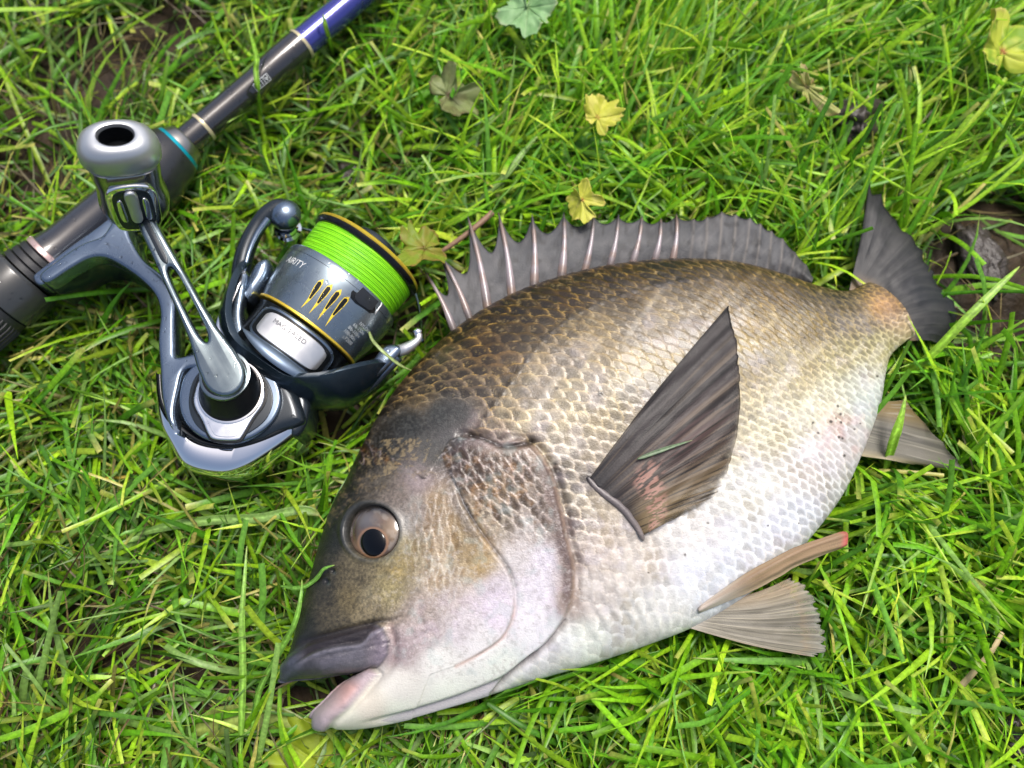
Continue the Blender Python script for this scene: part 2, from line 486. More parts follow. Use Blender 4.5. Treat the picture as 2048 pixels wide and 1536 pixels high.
# fullness: thick along the shoulders, thinner belly keel
Zt += 2.0 * MM * (prof(vt) ** 2 * np.sin(np.pi * np.clip((vt - .05) / .6, 0, 1)))[None] * smooth(0, .1, uu)[:, None] * (1 - smooth(.2, .30, uu))[:, None]
Zb = ZM - (Hh * front)[:, None] * MM * .93 * prof(vb, 2.6)[None]
top = np.concatenate([Pt, Zt[..., None]], -1)
bot = np.concatenate([Pb, Zb[..., None]], -1)

# ---- relief and pigment of the visible flank, laid out on the fish
pp = pr(top.reshape(-1, 3)).reshape(NU, NVT, 2)
X, Y = pp[..., 0], pp[..., 1]
du = np.gradient(top, axis=0); dv = np.gradient(top, axis=1)
Nn = np.cross(du, dv); Nn /= np.linalg.norm(Nn, axis=-1)[..., None] + 1e-12
if Nn[NU // 2, NVT // 2, 2] < 0: Nn = -Nn
disp = np.zeros_like(X)

PREOP = catmull([(880, 905), (905, 960), (928, 1012), (958, 1062), (988, 1102), (1016, 1142), (1028, 1185), (1024, 1232), (1003, 1272), (962, 1302), (912, 1328)], 6)
OPER = catmull([(925, 872), (960, 872), (1000, 886), (1035, 878), (1068, 892), (1100, 938), (1120, 1000), (1137, 1080), (1150, 1140), (1146, 1200), (1126, 1245), (1090, 1290), (1040, 1330), (985, 1384)], 6)
LAT = catmull([(950, 862), (985, 815), (1030, 755), (1070, 700), (1120, 650), (1180, 615), (1260, 585), (1340, 566), (1450, 560), (1550, 585), (1650, 615), (1760, 622)], 6)
LACR = catmull([(588, 1300), (612, 1282), (660, 1268), (710, 1254), (760, 1243), (790, 1241), (812, 1222), (822, 1198), (835, 1185)], 6)
LIP_U = [(560, 1330), (590, 1303), (612, 1284), (660, 1270), (710, 1256), (745, 1247), (768, 1254), (781, 1280), (779, 1308), (764, 1333), (740, 1336), (690, 1345), (640, 1356), (600, 1372), (560, 1376)]
LIP_L = [(745, 1336), (690, 1368), (655, 1393), (628, 1425), (626, 1458), (655, 1458), (668, 1440), (702, 1414), (735, 1378), (758, 1350)]
HEADPOLY = np.concatenate([[(560, 1480), (560, 1200), (640, 900)], [(700, 900), (800, 940), (865, 925)], PREOP[:1], OPER[2:], [(960, 1480)]])
NAPE = catmull([(745, 860), (790, 826), (870, 798), (935, 802), (962, 830), (935, 868), (885, 905), (862, 935), (800, 948), (770, 920), (742, 900)], 5, True)

dO, sO, fO = dline(X, Y, OPER)
dP, sP, fP = dline(X, Y, PREOP)
dL, sL, fL = dline(X, Y, LAT)
dC, sC, fC = dline(X, Y, LACR)
OPIN = np.concatenate([OPER, [(960, 1500), (500, 1500), (500, 950), (700, 860), (850, 960), (900, 880)]])
inop = inpoly(X, Y, OPIN).astype(float)
PREIN = np.concatenate([PREOP, [(860, 1345), (820, 1440), (560, 1490), (540, 1000), (700, 930), (850, 930)]])
inpre = inpoly(X, Y, PREIN).astype(float)
inlu = inpoly(X, Y, LIP_U).astype(float); inll = inpoly(X, Y, LIP_L).astype(float)
innape = inpoly(X, Y, NAPE).astype(float)
dNape, _, _ = dline(X, Y, np.concatenate([NAPE, NAPE[:1]]))
sdO = np.where(inop > 0, dO, -dO); sdP = np.where(inpre > 0, dP, -dP)
nape = smooth(-16, 14, np.where(innape > 0, dNape, -dNape) + 16 * (fbm(X, Y, 18, 141, 3) - .5))
dLU, _, _ = dline(X, Y, np.array(LIP_U + LIP_U[:1])); sdLU = np.where(inlu > 0, dLU, -dLU)
dLL, _, _ = dline(X, Y, np.array(LIP_L + LIP_L[:1])); sdLL = np.where(inll > 0, dLL, -dLL)

opm = np.maximum(smooth(885, 935, X), smooth(965, 1020, Y))
# gill cover stands proud of the body, preopercle proud of the gill cover
disp += 1.5 * smooth(-2, 11, sdO) * (1 - .6 * smooth(0, 260, sdO)) * opm - .9 * np.exp(-((sdO + 6) / 7) ** 2)
fadeP = smooth(940, 1000, Y) * (1 - .85 * np.exp(-((X - 905) ** 2 + (Y - 1330) ** 2) / 80 ** 2))
disp += (0.9 * smooth(-2, 5, sdP) * np.exp(-np.clip(sdP, 0, None) / 150) - .5 * np.exp(-((sdP + 3.5) / 4) ** 2)) * fadeP
# lips
disp += .9 * smooth(-2, 14, sdLU) - 1.5 * np.exp(-(dC / 7) ** 2) * smooth(0, .15, fC) * (1 - .6 * smooth(.7, 1, fC))
disp += 1.7 * smooth(-2, 12, sdLL) - .7 * np.exp(-((sdLL + 5) / 5) ** 2) + inlu * .7 * (fbm(X * .5, Y * 1.6, 18, 151, 3) - .5) - inlu * .35 * np.exp(-((Y - (1292 + (740 - X) * .2)) / 3.5) ** 2) * smooth(600, 640, X) + inll * .4 * (fbm(X, Y, 12, 153, 2) - .5)
disp += 0.25 * np.sin(np.clip(sdLU / 26, 0, 1) * np.pi) * inlu
BAND = catmull([(566, 1345), (592, 1328), (632, 1304), (675, 1291), (722, 1284), (742, 1264), (768, 1250)], 6)
dBand, sBand, _ = dline(X, Y, BAND)
memb = smooth(-3, 8, sdLU) * smooth(-4, 4, np.where(sBand < 0, dBand, -dBand)) * smooth(585, 620, X)
disp -= 1.0 * memb
disp += .4 * smooth(0, 8, sdLU) * np.exp(-((dBand - 8) / 8) ** 2) * (1 - memb)
# fold behind the maxilla and under the jaw
dj, _, fj = dline(X, Y, catmull([(780, 1252), (792, 1290), (786, 1330), (762, 1362), (735, 1395)], 5))
disp -= .8 * np.exp(-(dj / 8) ** 2) * (1 - .7 * fj)
dbr, _, fbr = dline(X, Y, catmull([(700, 1448), (780, 1432), (870, 1408), (960, 1375), (1010, 1352), (1070, 1310)], 5))
disp -= 1.6 * np.exp(-(dbr / 6) ** 2) * smooth(0, .3, fbr)
# eye socket
EX, EY, ER = 746, 1063, 56
re_ = np.hypot(X - EX, Y - EY)
disp += .55 * np.exp(-((re_ - ER - 4) / 6) ** 2) - 5.0 * (1 - smooth(ER - 7, ER, re_))
# nostrils
for nx, ny, nr in ((656, 1163, 5), (668, 1142, 4)):
    rn = np.hypot(X - nx, Y - ny); disp += -.9 * np.exp(-(rn / nr) ** 2) 
# bones of the cheek
disp += .5 * (fbm(X, Y, 70, 31, 2) - .5) * smooth(0, 40, sdO)

# ---- scales: an overlapping lattice that follows the body
width = np.linalg.norm(np.gradient(pp, axis=1), axis=-1).sum(1)          # section length in grid units
vlat = np.empty(NU)
for i in range(NU): vlat[i] = vt[np.argmin(dL[i])]
vlat = np.convolve(np.pad(vlat, 20, mode='edge'), np.ones(41) / 41, 'valid')
stepu = np.linalg.norm(np.gradient(pp[:, NVT // 2], axis=0), axis=-1)
arc = np.cumsum(stepu)
size_u = np.interp(arc / arc[-1], [0, .25, .45, .7, .9, 1], [25, 31, 35, 30, 22, 17])
A0 = np.cumsum(stepu / (size_u * .72))
size_v = size_u * .80
cumw = np.concatenate([np.zeros((NU, 1)), np.cumsum(np.linalg.norm(np.diff(pp, axis=1), axis=-1), 1)], 1)
latpos = np.array([np.interp(vlat[i], vt, cumw[i]) for i in range(NU)])
bsc = (cumw - latpos[:, None]) / size_v[:, None]
# rows near the back and belly shrink
bsc = bsc * (1 + .22 * smooth(2, 12, -bsc) + .05 * smooth(6, 18, bsc))
asc = A0[:, None] + 0 * bsc
asc = asc - .42 * bsc + .8 * (fbm(X, Y, 140, 41, 2) - .5)
bsc = bsc + .8 * (fbm(X, Y, 140, 43, 2) - .5)

def scales(a, b, R=1.0, ra=1.0, rb=.98):
    """height, closeness to the free rim, id of the scale on top; the head-side scale covers the next one"""
    best = np.full(a.shape, -1e9); rim = np.zeros(a.shape); hgt = np.zeros(a.shape); sid = np.zeros(a.shape)
    j0 = np.floor(b)
    for dj_ in (-1, 0, 1, 2):
        j = j0 + dj_
        shift = .5 * np.mod(j, 2)
        i0 = np.floor(a - shift)
        for di in (-2, -1, 0, 1):
            i = i0 + di
            jit = (_hash(i, j, 5) - .5) * .2
            ca = i + shift + jit; cb = j + (_hash(i, j, 8) - .5) * .16
            r = np.sqrt(((a - ca) / ra) ** 2 + ((b - cb) / rb) ** 2)
            ok = r < R
            pri = -ca
            m = ok & (pri > best)
            best = np.where(m, pri, best); rim = np.where(m, R - r, rim)
            hgt = np.where(m, np.clip((a - ca) / ra * .5 + .5, 0, 1), hgt); sid = np.where(m, _hash(i, j, 77), sid)
    return hgt, rim, sid
hs, rim, sid = scales(asc, bsc)
rimline = 1 - smooth(.02, .14, rim)
smask = (1 - smooth(-6, 6, sdO)) * (1 - nape)                         # body behind the gill cover
headtop = inpoly(X, Y, [(690, 960), (740, 895), (770, 905), (800, 950), (860, 935), (885, 960), (800, 975), (720, 1000), (660, 1060), (640, 1080)]).astype(float)
bellyfade = 1 - .75 * smooth(.62, .85, vt[None] + 0 * X) * (1 - smooth(1250, 1700, X) * .5)
chest = np.exp(-(((X - 1230) / 120) ** 2 + ((Y - 1180) / 140) ** 2))
amp = (.42 * (1 - .85 * np.exp(-(np.hypot((X - 1235) / 1.0, Y - 1015) / 60) ** 2)) * bellyfade * (.35 + 1.1 * fbm(X, Y, 70, 45, 2)) * (1 - .5 * chest)) * smask
disp += amp * (hs - .5) * 1.7 - amp * .4 * rimline
# cheek and gill cover scales
ca_, sa_ = math.cos(math.radians(62)), math.sin(math.radians(62))
xr = (X - 900) * ca_ + (Y - 1000) * sa_; yr = -(X - 900) * sa_ + (Y - 1000) * ca_
hc, rc, sc_ = scales(-yr / 20 + .3 * (fbm(X, Y, 40, 3, 2) - .5), xr / 34 + .3 * (fbm(X, Y, 40, 9, 2) - .5))
mo = inop * (1 - smooth(-2, 3, sdP)) * smooth(14, 40, sdO) * (1 - smooth(1010, 1120, Y)) * smooth(870, 900, Y)
mc = np.exp(-(((X - 880) / 62) ** 2 + ((Y - 1090) / 105) ** 2) ** 2) * smooth(2, 12, sdP)
hc2, rc2, sc2 = scales((X - 800) / 16 + .25 * (fbm(X, Y, 40, 13, 2) - .5), (Y - 900) / 40 + (X - 800) / 200 + .3 * (fbm(X, Y, 40, 19, 2) - .5))
rimc = 1 - smooth(.03, .2, rc); rimc2 = 1 - smooth(.03, .2, rc2)
disp += mo * (.8 * (hc - .5) + .3 * (fbm(X, Y, 24, 131, 3) - .5)) + mc * (.5 * (hc2 - .5) + .5 * (fbm(X, Y * .6, 16, 133, 2) - .5))
dn = fbm(X, Y, 15, 55, 2)
disp += headtop * .5 * (dn - .5)
# skin wrinkles behind the jaw, fine grain everywhere
wr = np.exp(-(((X - 850) / 60) ** 2 + ((Y - 1250) / 45) ** 2))
disp += wr * .45 * (np.sin((X + .6 * Y) / 5.2 + 4 * noise(X, Y, 25, 3)) * .5)
# lateral line ridge
latm = np.exp(-(dL / 4.5) ** 2) * smask
disp += .25 * latm * (np.sin(A0[:, None] * 2 * np.pi * 1.0) * .5 + .5)
# throat fold from the gill opening
dth, _, fth = dline(X, Y, catmull([(1130, 1245), (1095, 1290), (1040, 1333), (985, 1386)], 5))
disp -= 1.2 * np.exp(-(dth / 5) ** 2)
# crease above the gill cover
dcr, _, fcr = dline(X, Y, catmull([(940, 868), (975, 880), (1005, 893), (1040, 890), (1062, 884)], 5))
disp -= 1.6 * np.exp(-(dcr / 5) ** 2)
# fleshy root of the pectoral fin
dpf, spf, fpf = dline(X, Y, [(1182, 962), (1215, 985), (1250, 1015), (1284, 1070)])
disp += 1.0 * np.exp(-(dpf / 34) ** 2) * smooth(-.02, .1, fpf) * (1 - smooth(.92, 1.02, fpf))
# vertical press marks on the breast, belly dents
disp += .25 * chest * np.sin((X * .95 - Y * .3) / 4.0 + 5 * noise(X, Y, 50, 71))
disp += .9 * (fbm(X, Y, 190, 91, 2) - .5) * smask * smooth(.03, .2, vt[None] + 0 * X) * (1 - smooth(.8, .97, vt[None] + 0 * X))
edge = np.minimum(vt, 1 - vt)[None]
disp *= smooth(0, .012, edge + 0 * X)
top = top + Nn * (disp * MM)[..., None]

# ---- pigment
ANCH = [  # photo grid position, skin tone
    (850, 720, 98, 84, 60), (920, 665, 82, 68, 42), (1000, 620, 84, 66, 32), (1100, 580, 84, 64, 28), (1200, 557, 84, 64, 26), (1310, 545, 88, 68, 28), (1400, 543, 100, 80, 38), (1500, 557, 112, 92, 50), (1570, 583, 124, 104, 62), (1640, 600, 132, 116, 74), (1700, 605, 138, 124, 90),
    (1060, 660, 92, 74, 40), (1160, 600, 90, 70, 34), (1260, 570, 96, 76, 38), (900, 720, 122, 104, 80), (840, 790, 118, 104, 82), (960, 690, 104, 84, 52),
    (960, 770, 126, 110, 90), (1010, 720, 116, 96, 70), (1090, 720, 158, 144, 124), (1200, 660, 158, 144, 122), (1320, 620, 156, 142, 118), (1440, 600, 150, 132, 98), (1530, 640, 158, 142, 108), (1620, 650, 158, 142, 100), (1720, 640, 166, 152, 116), (1770, 620, 184, 160, 128),
    (1030, 830, 160, 148, 130), (1150, 800, 172, 163, 148), (1280, 780, 164, 156, 140), (1400, 720, 162, 152, 134), (1500, 720, 172, 160, 130), (1600, 740, 186, 176, 140), (1690, 720, 186, 178, 136), (1750, 690, 194, 186, 142),
    (1120, 900, 186, 176, 158), (1200, 1000, 196, 184, 164), (1130, 990, 176, 166, 148), (1450, 880, 196, 188, 162), (1560, 850, 208, 202, 176), (1650, 800, 216, 212, 186), (1720, 760, 214, 214, 196),
    (1250, 1120, 210, 200, 188), (1380, 1050, 222, 218, 212), (1500, 980, 224, 222, 212), (1620, 930, 226, 220, 214), (1690, 880, 222, 216, 208),
    (1170, 1290, 226, 228, 216), (1300, 1230, 222, 220, 212), (1420, 1150, 226, 228, 230), (1520, 1090, 228, 230, 232), (1600, 1040, 228, 230, 232), (1680, 960, 224, 222, 218), (1740, 800, 220, 226, 216),
    (1180, 1180, 212, 204, 196), (1210, 1100, 206, 194, 180),
    # head
    (690, 980, 40, 38, 32), (655, 1070, 40, 42, 40), (635, 1160, 36, 38, 36), (610, 1240, 42, 42, 38), (600, 1290, 44, 46, 46), (660, 1230, 84, 78, 62), (700, 1200, 108, 98, 72), (650, 1190, 70, 66, 56), (740, 1210, 132, 122, 98), (720, 1150, 104, 96, 76), (780, 1180, 150, 140, 104), (795, 1130, 144, 135, 106), (815, 1090, 152, 142, 112), (760, 960, 96, 90, 80), (800, 985, 126, 116, 108), (835, 965, 150, 138, 138), (840, 1020, 152, 142, 136), (820, 1050, 156, 154, 150),
    (870, 1010, 156, 138, 112), (880, 1080, 176, 160, 138), (880, 1150, 192, 180, 160), (920, 1090, 158, 142, 112), (940, 1060, 150, 134, 104), (960, 1130, 168, 150, 112), (985, 1175, 198, 190, 194), (1000, 1220, 216, 206, 212), (900, 1200, 186, 176, 172), (840, 1220, 168, 156, 148), (850, 1270, 176, 164, 164), (800, 1300, 158, 144, 146), (930, 1250, 206, 198, 198), (880, 1320, 222, 220, 212), (960, 1280, 222, 218, 214),
    (800, 1370, 216, 212, 202), (740, 1410, 218, 210, 194), (700, 1440, 216, 214, 196), (800, 1425, 222, 224, 208), (900, 1390, 224, 226, 212), (1000, 1330, 224, 226, 214), (1080, 1270, 222, 220, 218),
    (930, 900, 100, 86, 84), (960, 940, 96, 76, 62), (1000, 920, 118, 96, 78), (1050, 920, 128, 110, 96), (1000, 980, 144, 124, 98), (1060, 980, 150, 138, 126), (1000, 1040, 170, 160, 144), (1060, 1060, 182, 174, 168), (1090, 1120, 206, 200, 206), (1040, 1110, 196, 190, 188), (1080, 1180, 214, 208, 212), (1060, 1230, 222, 218, 218), (1120, 1050, 128, 112, 106), (1108, 990, 112, 94, 90), (1090, 940, 108, 92, 88), (1135, 1120, 142, 128, 122), (1140, 1190, 166, 150, 140),
    (770, 900, 46, 44, 38), (820, 850, 50, 50, 46), (880, 830, 60, 61, 59), (920, 830, 66, 66, 64), (870, 900, 92, 90, 86), (900, 880, 90, 88, 88), (1000, 870, 176, 160, 158), (960, 855, 140, 126, 126), (730, 920, 38, 36, 30),
]
AN = np.array(ANCH, float)
num = np.zeros((*X.shape, 3)); den = np.zeros(X.shape)
AC = lin(AN[:, 2:5])
for k in range(len(AN)):
    w_ = 1.0 / ((X - AN[k, 0]) ** 2 + (Y - AN[k, 1]) ** 2 + 22 ** 2) ** 2.2
    num += w_[..., None] * AC[k]; den += w_
colr = num / den[..., None]
def tint(mask, rgb):
    global colr
    colr = colr * (1 - mask[..., None]) + lin(rgb) * mask[..., None]
def mul(f):
    global colr
    colr = colr * (f[..., None] if np.ndim(f) == 2 else f)
# scale pattern: dark hearts and pale rims, strongest on the back
sgL = -1.0 if np.mean(sL[:, 2]) < 0 else 1.0
back = smooth(-85, 45, np.where(sL * sgL > 0, dL, -dL) + 34 * (fbm(X, Y, 22, 119, 3) - .5))
backm = back * smask
heart = smooth(.12, .42, rim)
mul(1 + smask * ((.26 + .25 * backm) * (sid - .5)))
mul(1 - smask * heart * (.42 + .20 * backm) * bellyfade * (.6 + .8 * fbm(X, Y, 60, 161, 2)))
rl = rimline * smask * bellyfade
tint(rl * .75 * (1 - backm) * smooth(.36, .68, noise(X, Y, 13, 12)), (230, 214, 186))
tint(rl * backm * .7 * smooth(.45, .8, noise(X, Y, 10, 14)), (206, 176, 112))
tint(backm * .45 * smooth(.5, .9, .5 * noise(X, Y, 7, 15) + .5 * noise(X, Y, 2.7, 16)), (34, 26, 14))
tint(backm * .3 * smooth(.6, .85, .5 * noise(X * .7, Y, 6, 17) + .5 * noise(X, Y, 2.4, 18)), (206, 186, 140))
tint(smask * (1 - backm) * (1 - smooth(.6, .8, vt[None] + 0 * X)) * .3 * smooth(.55, .8, .5 * noise(X, Y, 6, 115) + .5 * noise(X, Y, 2.5, 116)), (112, 96, 70))
tint(smask * (1 - backm) * .35 * smooth(.55, .85, .5 * noise(X * .5 - Y * .9, X * .3 + Y * .16, 5, 117) + .5 * noise(X, Y, 2.6, 118)), (236, 230, 222))
tint(smask * (1 - backm) * heart * .25 * smooth(.55, .75, fbm(X, Y, 60, 61, 2)), (150, 132, 92))
tint(smask * (1 - backm) * .22 * smooth(.5, .72, fbm(X, Y, 36, 67, 3)), (206, 200, 214))
tint(smask * .25 * smooth(.55, .78, fbm(X * .8 + Y * .6, Y * .25, 16, 68, 2)) * (1 - backm), (232, 226, 214))
# streaks along the lower rows
mul(1 + smask * .10 * (noise((X * .5 + Y) / 1.0, (X - Y * .5), 6, 21) - .5))
# lateral line
tint(latm * .5 * smooth(.2, .6, noise(X, Y, 8, 4)) * (1 - smooth(.55, .8, fL)), (74, 70, 72))
tint(np.exp(-(dL / 5) ** 2) * smask * .35 * smooth(.55, .8, fL), (120, 104, 72))
# gill cover scales
hrt = smooth(.12, .40, rc)
tint(mo * hrt * smooth(.35, .75, sc_ + .35 - (Y - 900) / 380) * .85, (70, 54, 36))
tint(mo * rimc * .38 * smooth(.35, .7, fbm(X, Y, 16, 121, 2)), (206, 188, 186))
tint(mo * .45 * smooth(.55, .8, fbm(X, Y, 18, 123, 2)), (150, 112, 62))
tint(mo * .5 * smooth(.6, .8, noise(X, Y, 6, 125)), (60, 46, 40))
tint(mc * rimc2 * .36 * smooth(.35, .7, fbm(X, Y, 16, 127, 2)), (234, 226, 214)); tint(mc * smooth(.1, .4, rc2) * .5 * smooth(.3, .7, sc2), (140, 114, 74))
tint(mc * .4 * smooth(.6, .8, noise(X, Y, 6, 129)), (116, 90, 60))
# gill cover membrane, creases, dark folds
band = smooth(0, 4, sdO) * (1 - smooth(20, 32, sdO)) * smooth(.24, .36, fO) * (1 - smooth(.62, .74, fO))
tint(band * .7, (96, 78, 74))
tint(np.exp(-((sdO - 3) / 4) ** 2) * .5 * smooth(.15, .25, fO) * (1 - smooth(.75, .85, fO)), (186, 164, 148))
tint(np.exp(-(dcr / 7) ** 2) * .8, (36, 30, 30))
tint(np.exp(-(dth / 5) ** 2) * .55, (92, 80, 78))
tint(np.exp(-((sdP + 3) / 3.2) ** 2) * .7 * smooth(.03, .1, fP) * (1 - smooth(.5, .62, fP)), (52, 54, 62))
tint(np.exp(-((sdP + 1) / 4) ** 2) * .5 * smooth(.6, .7, fP), (206, 164, 146))
tint(np.exp(-((sdP - 12) / 10) ** 2) * .45 * smooth(.1, .2, fP) * (1 - smooth(.3, .42, fP)), (96, 98, 108))
g1 = np.exp(-(((X - 965) / 22) ** 2 + ((Y - 1110) / 50) ** 2)); tint(g1 * .22 * smooth(.25, .7, fbm(X, Y, 14, 6, 2)), (190, 140, 52))
g2 = np.exp(-(((X - 795) / 30) ** 2 + ((Y - 1135) / 26) ** 2)); tint(g2 * .25 * smooth(.3, .7, fbm(X, Y, 12, 16, 2)), (186, 156, 66))
tint(.12 * smooth(.45, .8, fbm(X, Y, 24, 81, 3)) * inop * smooth(1130, 1190, Y) * (1 - smooth(1250, 1310, Y)) * smooth(800, 860, X), (206, 184, 214))
# speckle on the snout and forehead
snout = inop * (1 - smooth(740, 860, X)) * (1 - smooth(1240, 1290, Y))
mul(1 + snout * .9 * (noise(X, Y, 3.2, 23) - .5) + snout * .5 * (fbm(X, Y, 14, 29, 2) - .5))
tint(headtop * .45 * smooth(.5, .8, .5 * noise(X, Y, 8, 37) + .5 * noise(X, Y, 3, 38)), (136, 120, 92))
tint(nape * .30 * smooth(.45, .7, noise(X, Y, 4, 57)), (104, 104, 100))
pn = inpoly(X, Y, [(720, 920), (760, 880), (830, 872), (865, 880), (850, 925), (790, 945), (740, 960)]).astype(float)
tint(pn * .6 * smooth(.45, .75, .55 * noise(X * .9 + Y * .4, Y, 9, 39) + .45 * noise(X, Y, 3.2, 40)), (160, 144, 112))
# lips
tint(smooth(-3, 5, sdLU) * .88, (82, 81, 87))
mul(1 + smooth(-3, 5, sdLU) * .6 * (fbm(X * .6, Y * 1.5, 16, 155, 3) - .5))
tint(smooth(0, 8, sdLU) * .6 * smooth(715, 770, X), (160, 148, 160))
tint(smooth(0, 8, sdLU) * .55 * np.exp(-((Y - (1300 + (740 - X) * .2)) / 16) ** 2) * smooth(620, 660, X) * (1 - smooth(720, 745, X)), (124, 121, 132))
tint(memb * .85, (48, 40, 42))
tint(inlu * np.exp(-((dBand - 5) / 4) ** 2) * (1 - memb) * .4, (140, 138, 150))
tint(smooth(-3, 3, sdLU) * (1 - smooth(590, 620, X)) * .6, (58, 66, 80))
tint(np.exp(-(dC / 5) ** 2) * .8 * smooth(0, .1, fC) * (1 - smooth(.6, .8, fC)), (40, 34, 36))
tint(smooth(-3, 6, sdLL) * .8, (176, 158, 166))
tint(smooth(3, 12, sdLL) * .55 * np.exp(-((X - 712) / 30) ** 2) * smooth(1360, 1385, Y), (214, 166, 152))
tint(np.exp(-(np.hypot(X - 640, Y - 1448) / 20) ** 2) * .7, (140, 138, 148))
tint(np.exp(-(dj / 8) ** 2) * .4 * (1 - fj), (140, 112, 106))
tint(np.exp(-(dbr / 8) ** 2) * smooth(.1, .3, fbr) * .45, (120, 112, 122))
lav = inpoly(X, Y, [(760, 1440), (860, 1412), (950, 1380), (1000, 1358), (985, 1386), (900, 1418), (820, 1440)]).astype(float)
tint(lav * .5, (156, 150, 162))
# eye socket rim
tint(np.exp(-((re_ - ER - 2) / 5) ** 2) * .5, (70, 76, 78))
tint((1 - smooth(ER - 12, ER - 2, re_)), (24, 22, 22))  # shade inside the socket, put into the skin colour
for nx, ny, nr in ((656, 1163, 4.5), (668, 1142, 3.5)):
    tint(np.exp(-(np.hypot(X - nx, Y - ny) / nr) ** 2), (16, 18, 24)); tint(.3 * np.exp(-(np.hypot(X - nx - 3, Y - ny - 4) / 4) ** 2), (120, 134, 146))  # nostril pits, with a pale glint painted beside each
# belly blush and dirt specks
tint(.16 * smooth(.5, .75, fbm(X, Y, 30, 47, 3)) * np.exp(-(((X - 1690) / 60) ** 2 + ((Y - 880) / 90) ** 2)), (226, 130, 126))
sp_r = np.random.default_rng(3)
for k in range(46):
    if k < 16: sx, sy, rr_ = 1690 + sp_r.normal() * 32, 855 + sp_r.normal() * 40, sp_r.uniform(1.6, 3.2)
    elif k < 18: sx, sy, rr_ = (1200, 788, 6) if k == 16 else (1113, 777, 4)
    else: sx, sy, rr_ = sp_r.uniform(1050, 1700), sp_r.uniform(600, 1200), sp_r.uniform(1.2, 2.4)
    tint(np.clip(np.exp(-((np.hypot(X - sx, Y - sy) + 2 * (noise(X, Y, 3, k) - .5)) / rr_) ** 4), 0, 1) * .85, (40, 34, 28))
tint(np.exp(-(np.hypot(X - 1180, Y - 955) / 16) ** 2) * .8, (30, 26, 28))  # dark hollow at the pectoral root, its shade put into the colour
# reddish scrape on the chest, warm tan tone on the peduncle
tint(.5 * np.exp(-(((X - 1770) / 34) ** 2 + ((Y - 612) / 26) ** 2)), (206, 164, 118))
# fine grain
gm = 1 - .6 * smooth(.6, .95, vt[None] + 0 * X)
gm = gm * (1 - .75 * inop * smooth(1230, 1330, Y + .3 * (X - 900)))
mul(1 + gm * (.28 * (noise(X, Y, 2.4, 63) - .5) + .24 * (noise(X, Y, 5.5, 64) - .5) + .22 * (fbm(X, Y, 26, 65, 2) - .5)))
_l = colr.mean(-1)[..., None]; _ds = (.05 * smask * (1 - backm))[..., None]; colr = colr * (1 - _ds) + _l * _ds * np.array([1.0, .995, .96])
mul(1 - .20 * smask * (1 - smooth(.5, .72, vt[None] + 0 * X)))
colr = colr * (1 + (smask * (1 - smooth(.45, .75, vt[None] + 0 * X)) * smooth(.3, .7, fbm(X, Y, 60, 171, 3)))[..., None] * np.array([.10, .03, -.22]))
wh = smooth(.3, .6, colr.mean(-1))
mul(np.array([.985, 1.0, 1.03]) * wh[..., None] + (1 - wh[..., None]))
headm = inop * smooth(730, 860, X + .3 * (Y - 1100)) * smooth(-4, 20, -sdLU) * (1 - smooth(1290, 1380, Y - .25 * (X - 800)))
tint(headm * .3 * smooth(.56, .8, .6 * noise(X * .8 + Y * .5, Y * .8 - X * .3, 5, 163) + .4 * noise(X, Y, 2.3, 164)), (214, 208, 206))
tint(headm * .22 * smooth(.56, .8, .6 * noise(X, Y, 7, 165) + .4 * noise(X, Y, 2.6, 166)), (96, 82, 62))
tint(headm * .25 * smooth(.55, .78, fbm(X, Y, 20, 167, 3)), (168, 186, 184))
tint(np.exp(-(dpf / 15) ** 2) * .55, (104, 98, 98))
colr = np.clip(colr ** 1.2 * .90, 0.003, .80)
colb = np.empty((NU, NVB, 3)); colb[:] = lin((190, 186, 176)) * .8
wb_ = np.abs(2 * vb - 1)[None, :, None]
colb = colb * (1 - wb_) + wb_ * np.where(vb[None, :, None] > .5, colr[:, -1][:, None], colr[:, 0][:, None])
# ---- mouth: rings that turn inwards from the lips
ring0 = np.concatenate([top[0], bot[0]]); c0 = np.concatenate([colr[0], colb[0]])
inward = np.array([.93, .37, 0]) * .012
mouth = []; mcol = []
for k in range(NK, 0, -1):
    t = k / NK
    r_ = ring0.copy()
    bul = math.sin(min(t * 3, 1) * math.pi) * .0011
    r_[:, 2] = ZM + (ring0[:, 2] - ZM) * (1 - t ** 2)
    r_[:, :2] += inward[:2] * max(0, t - .28) * 1.2 - inward[:2] / .012 * bul
    mouth.append(r_)
    mcol.append(c0 * (1 - min(1, t * 2.2)) + lin((58, 40, 42)) * min(1, t * 2.2))
allring = np.concatenate([np.array(mouth), np.concatenate([top, bot], 1)], 0)
allcol = np.concatenate([np.array(mcol), np.concatenate([colr, colb], 1)], 0)
NL = NVT + NVB
fish = empty("fish", (float(Mp[NU // 2, 0]), float(Mp[NU // 2, 1]), 0))
tag(fish, "silver grey sea bream with dark spiny back fin lying on its side on the grass", "fish")
FO = np.array([Mp[NU // 2, 0], Mp[NU // 2, 1], 0])
Vb_ = (allring.reshape(-1, 3) - FO)
Fb_ = grid_faces(NU + NK, NL, True)
tailc = allring[-1].mean(0) - FO
Vb_ = np.concatenate([Vb_, [tailc]])
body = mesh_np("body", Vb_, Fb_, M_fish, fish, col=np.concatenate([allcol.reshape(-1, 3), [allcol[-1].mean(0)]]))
bm = bmesh.new(); bm.from_mesh(body.data); bm.verts.ensure_lookup_table()
last = (NU + NK - 1) * NL
for j in range(NL):
    bm.faces.new((bm.verts[last + j], bm.verts[last + (j + 1) % NL], bm.verts[len(Vb_) - 1])).smooth = True
bmesh.ops.recalc_face_normals(bm, faces=bm.faces)
bm.to_mesh(body.data); bm.free()

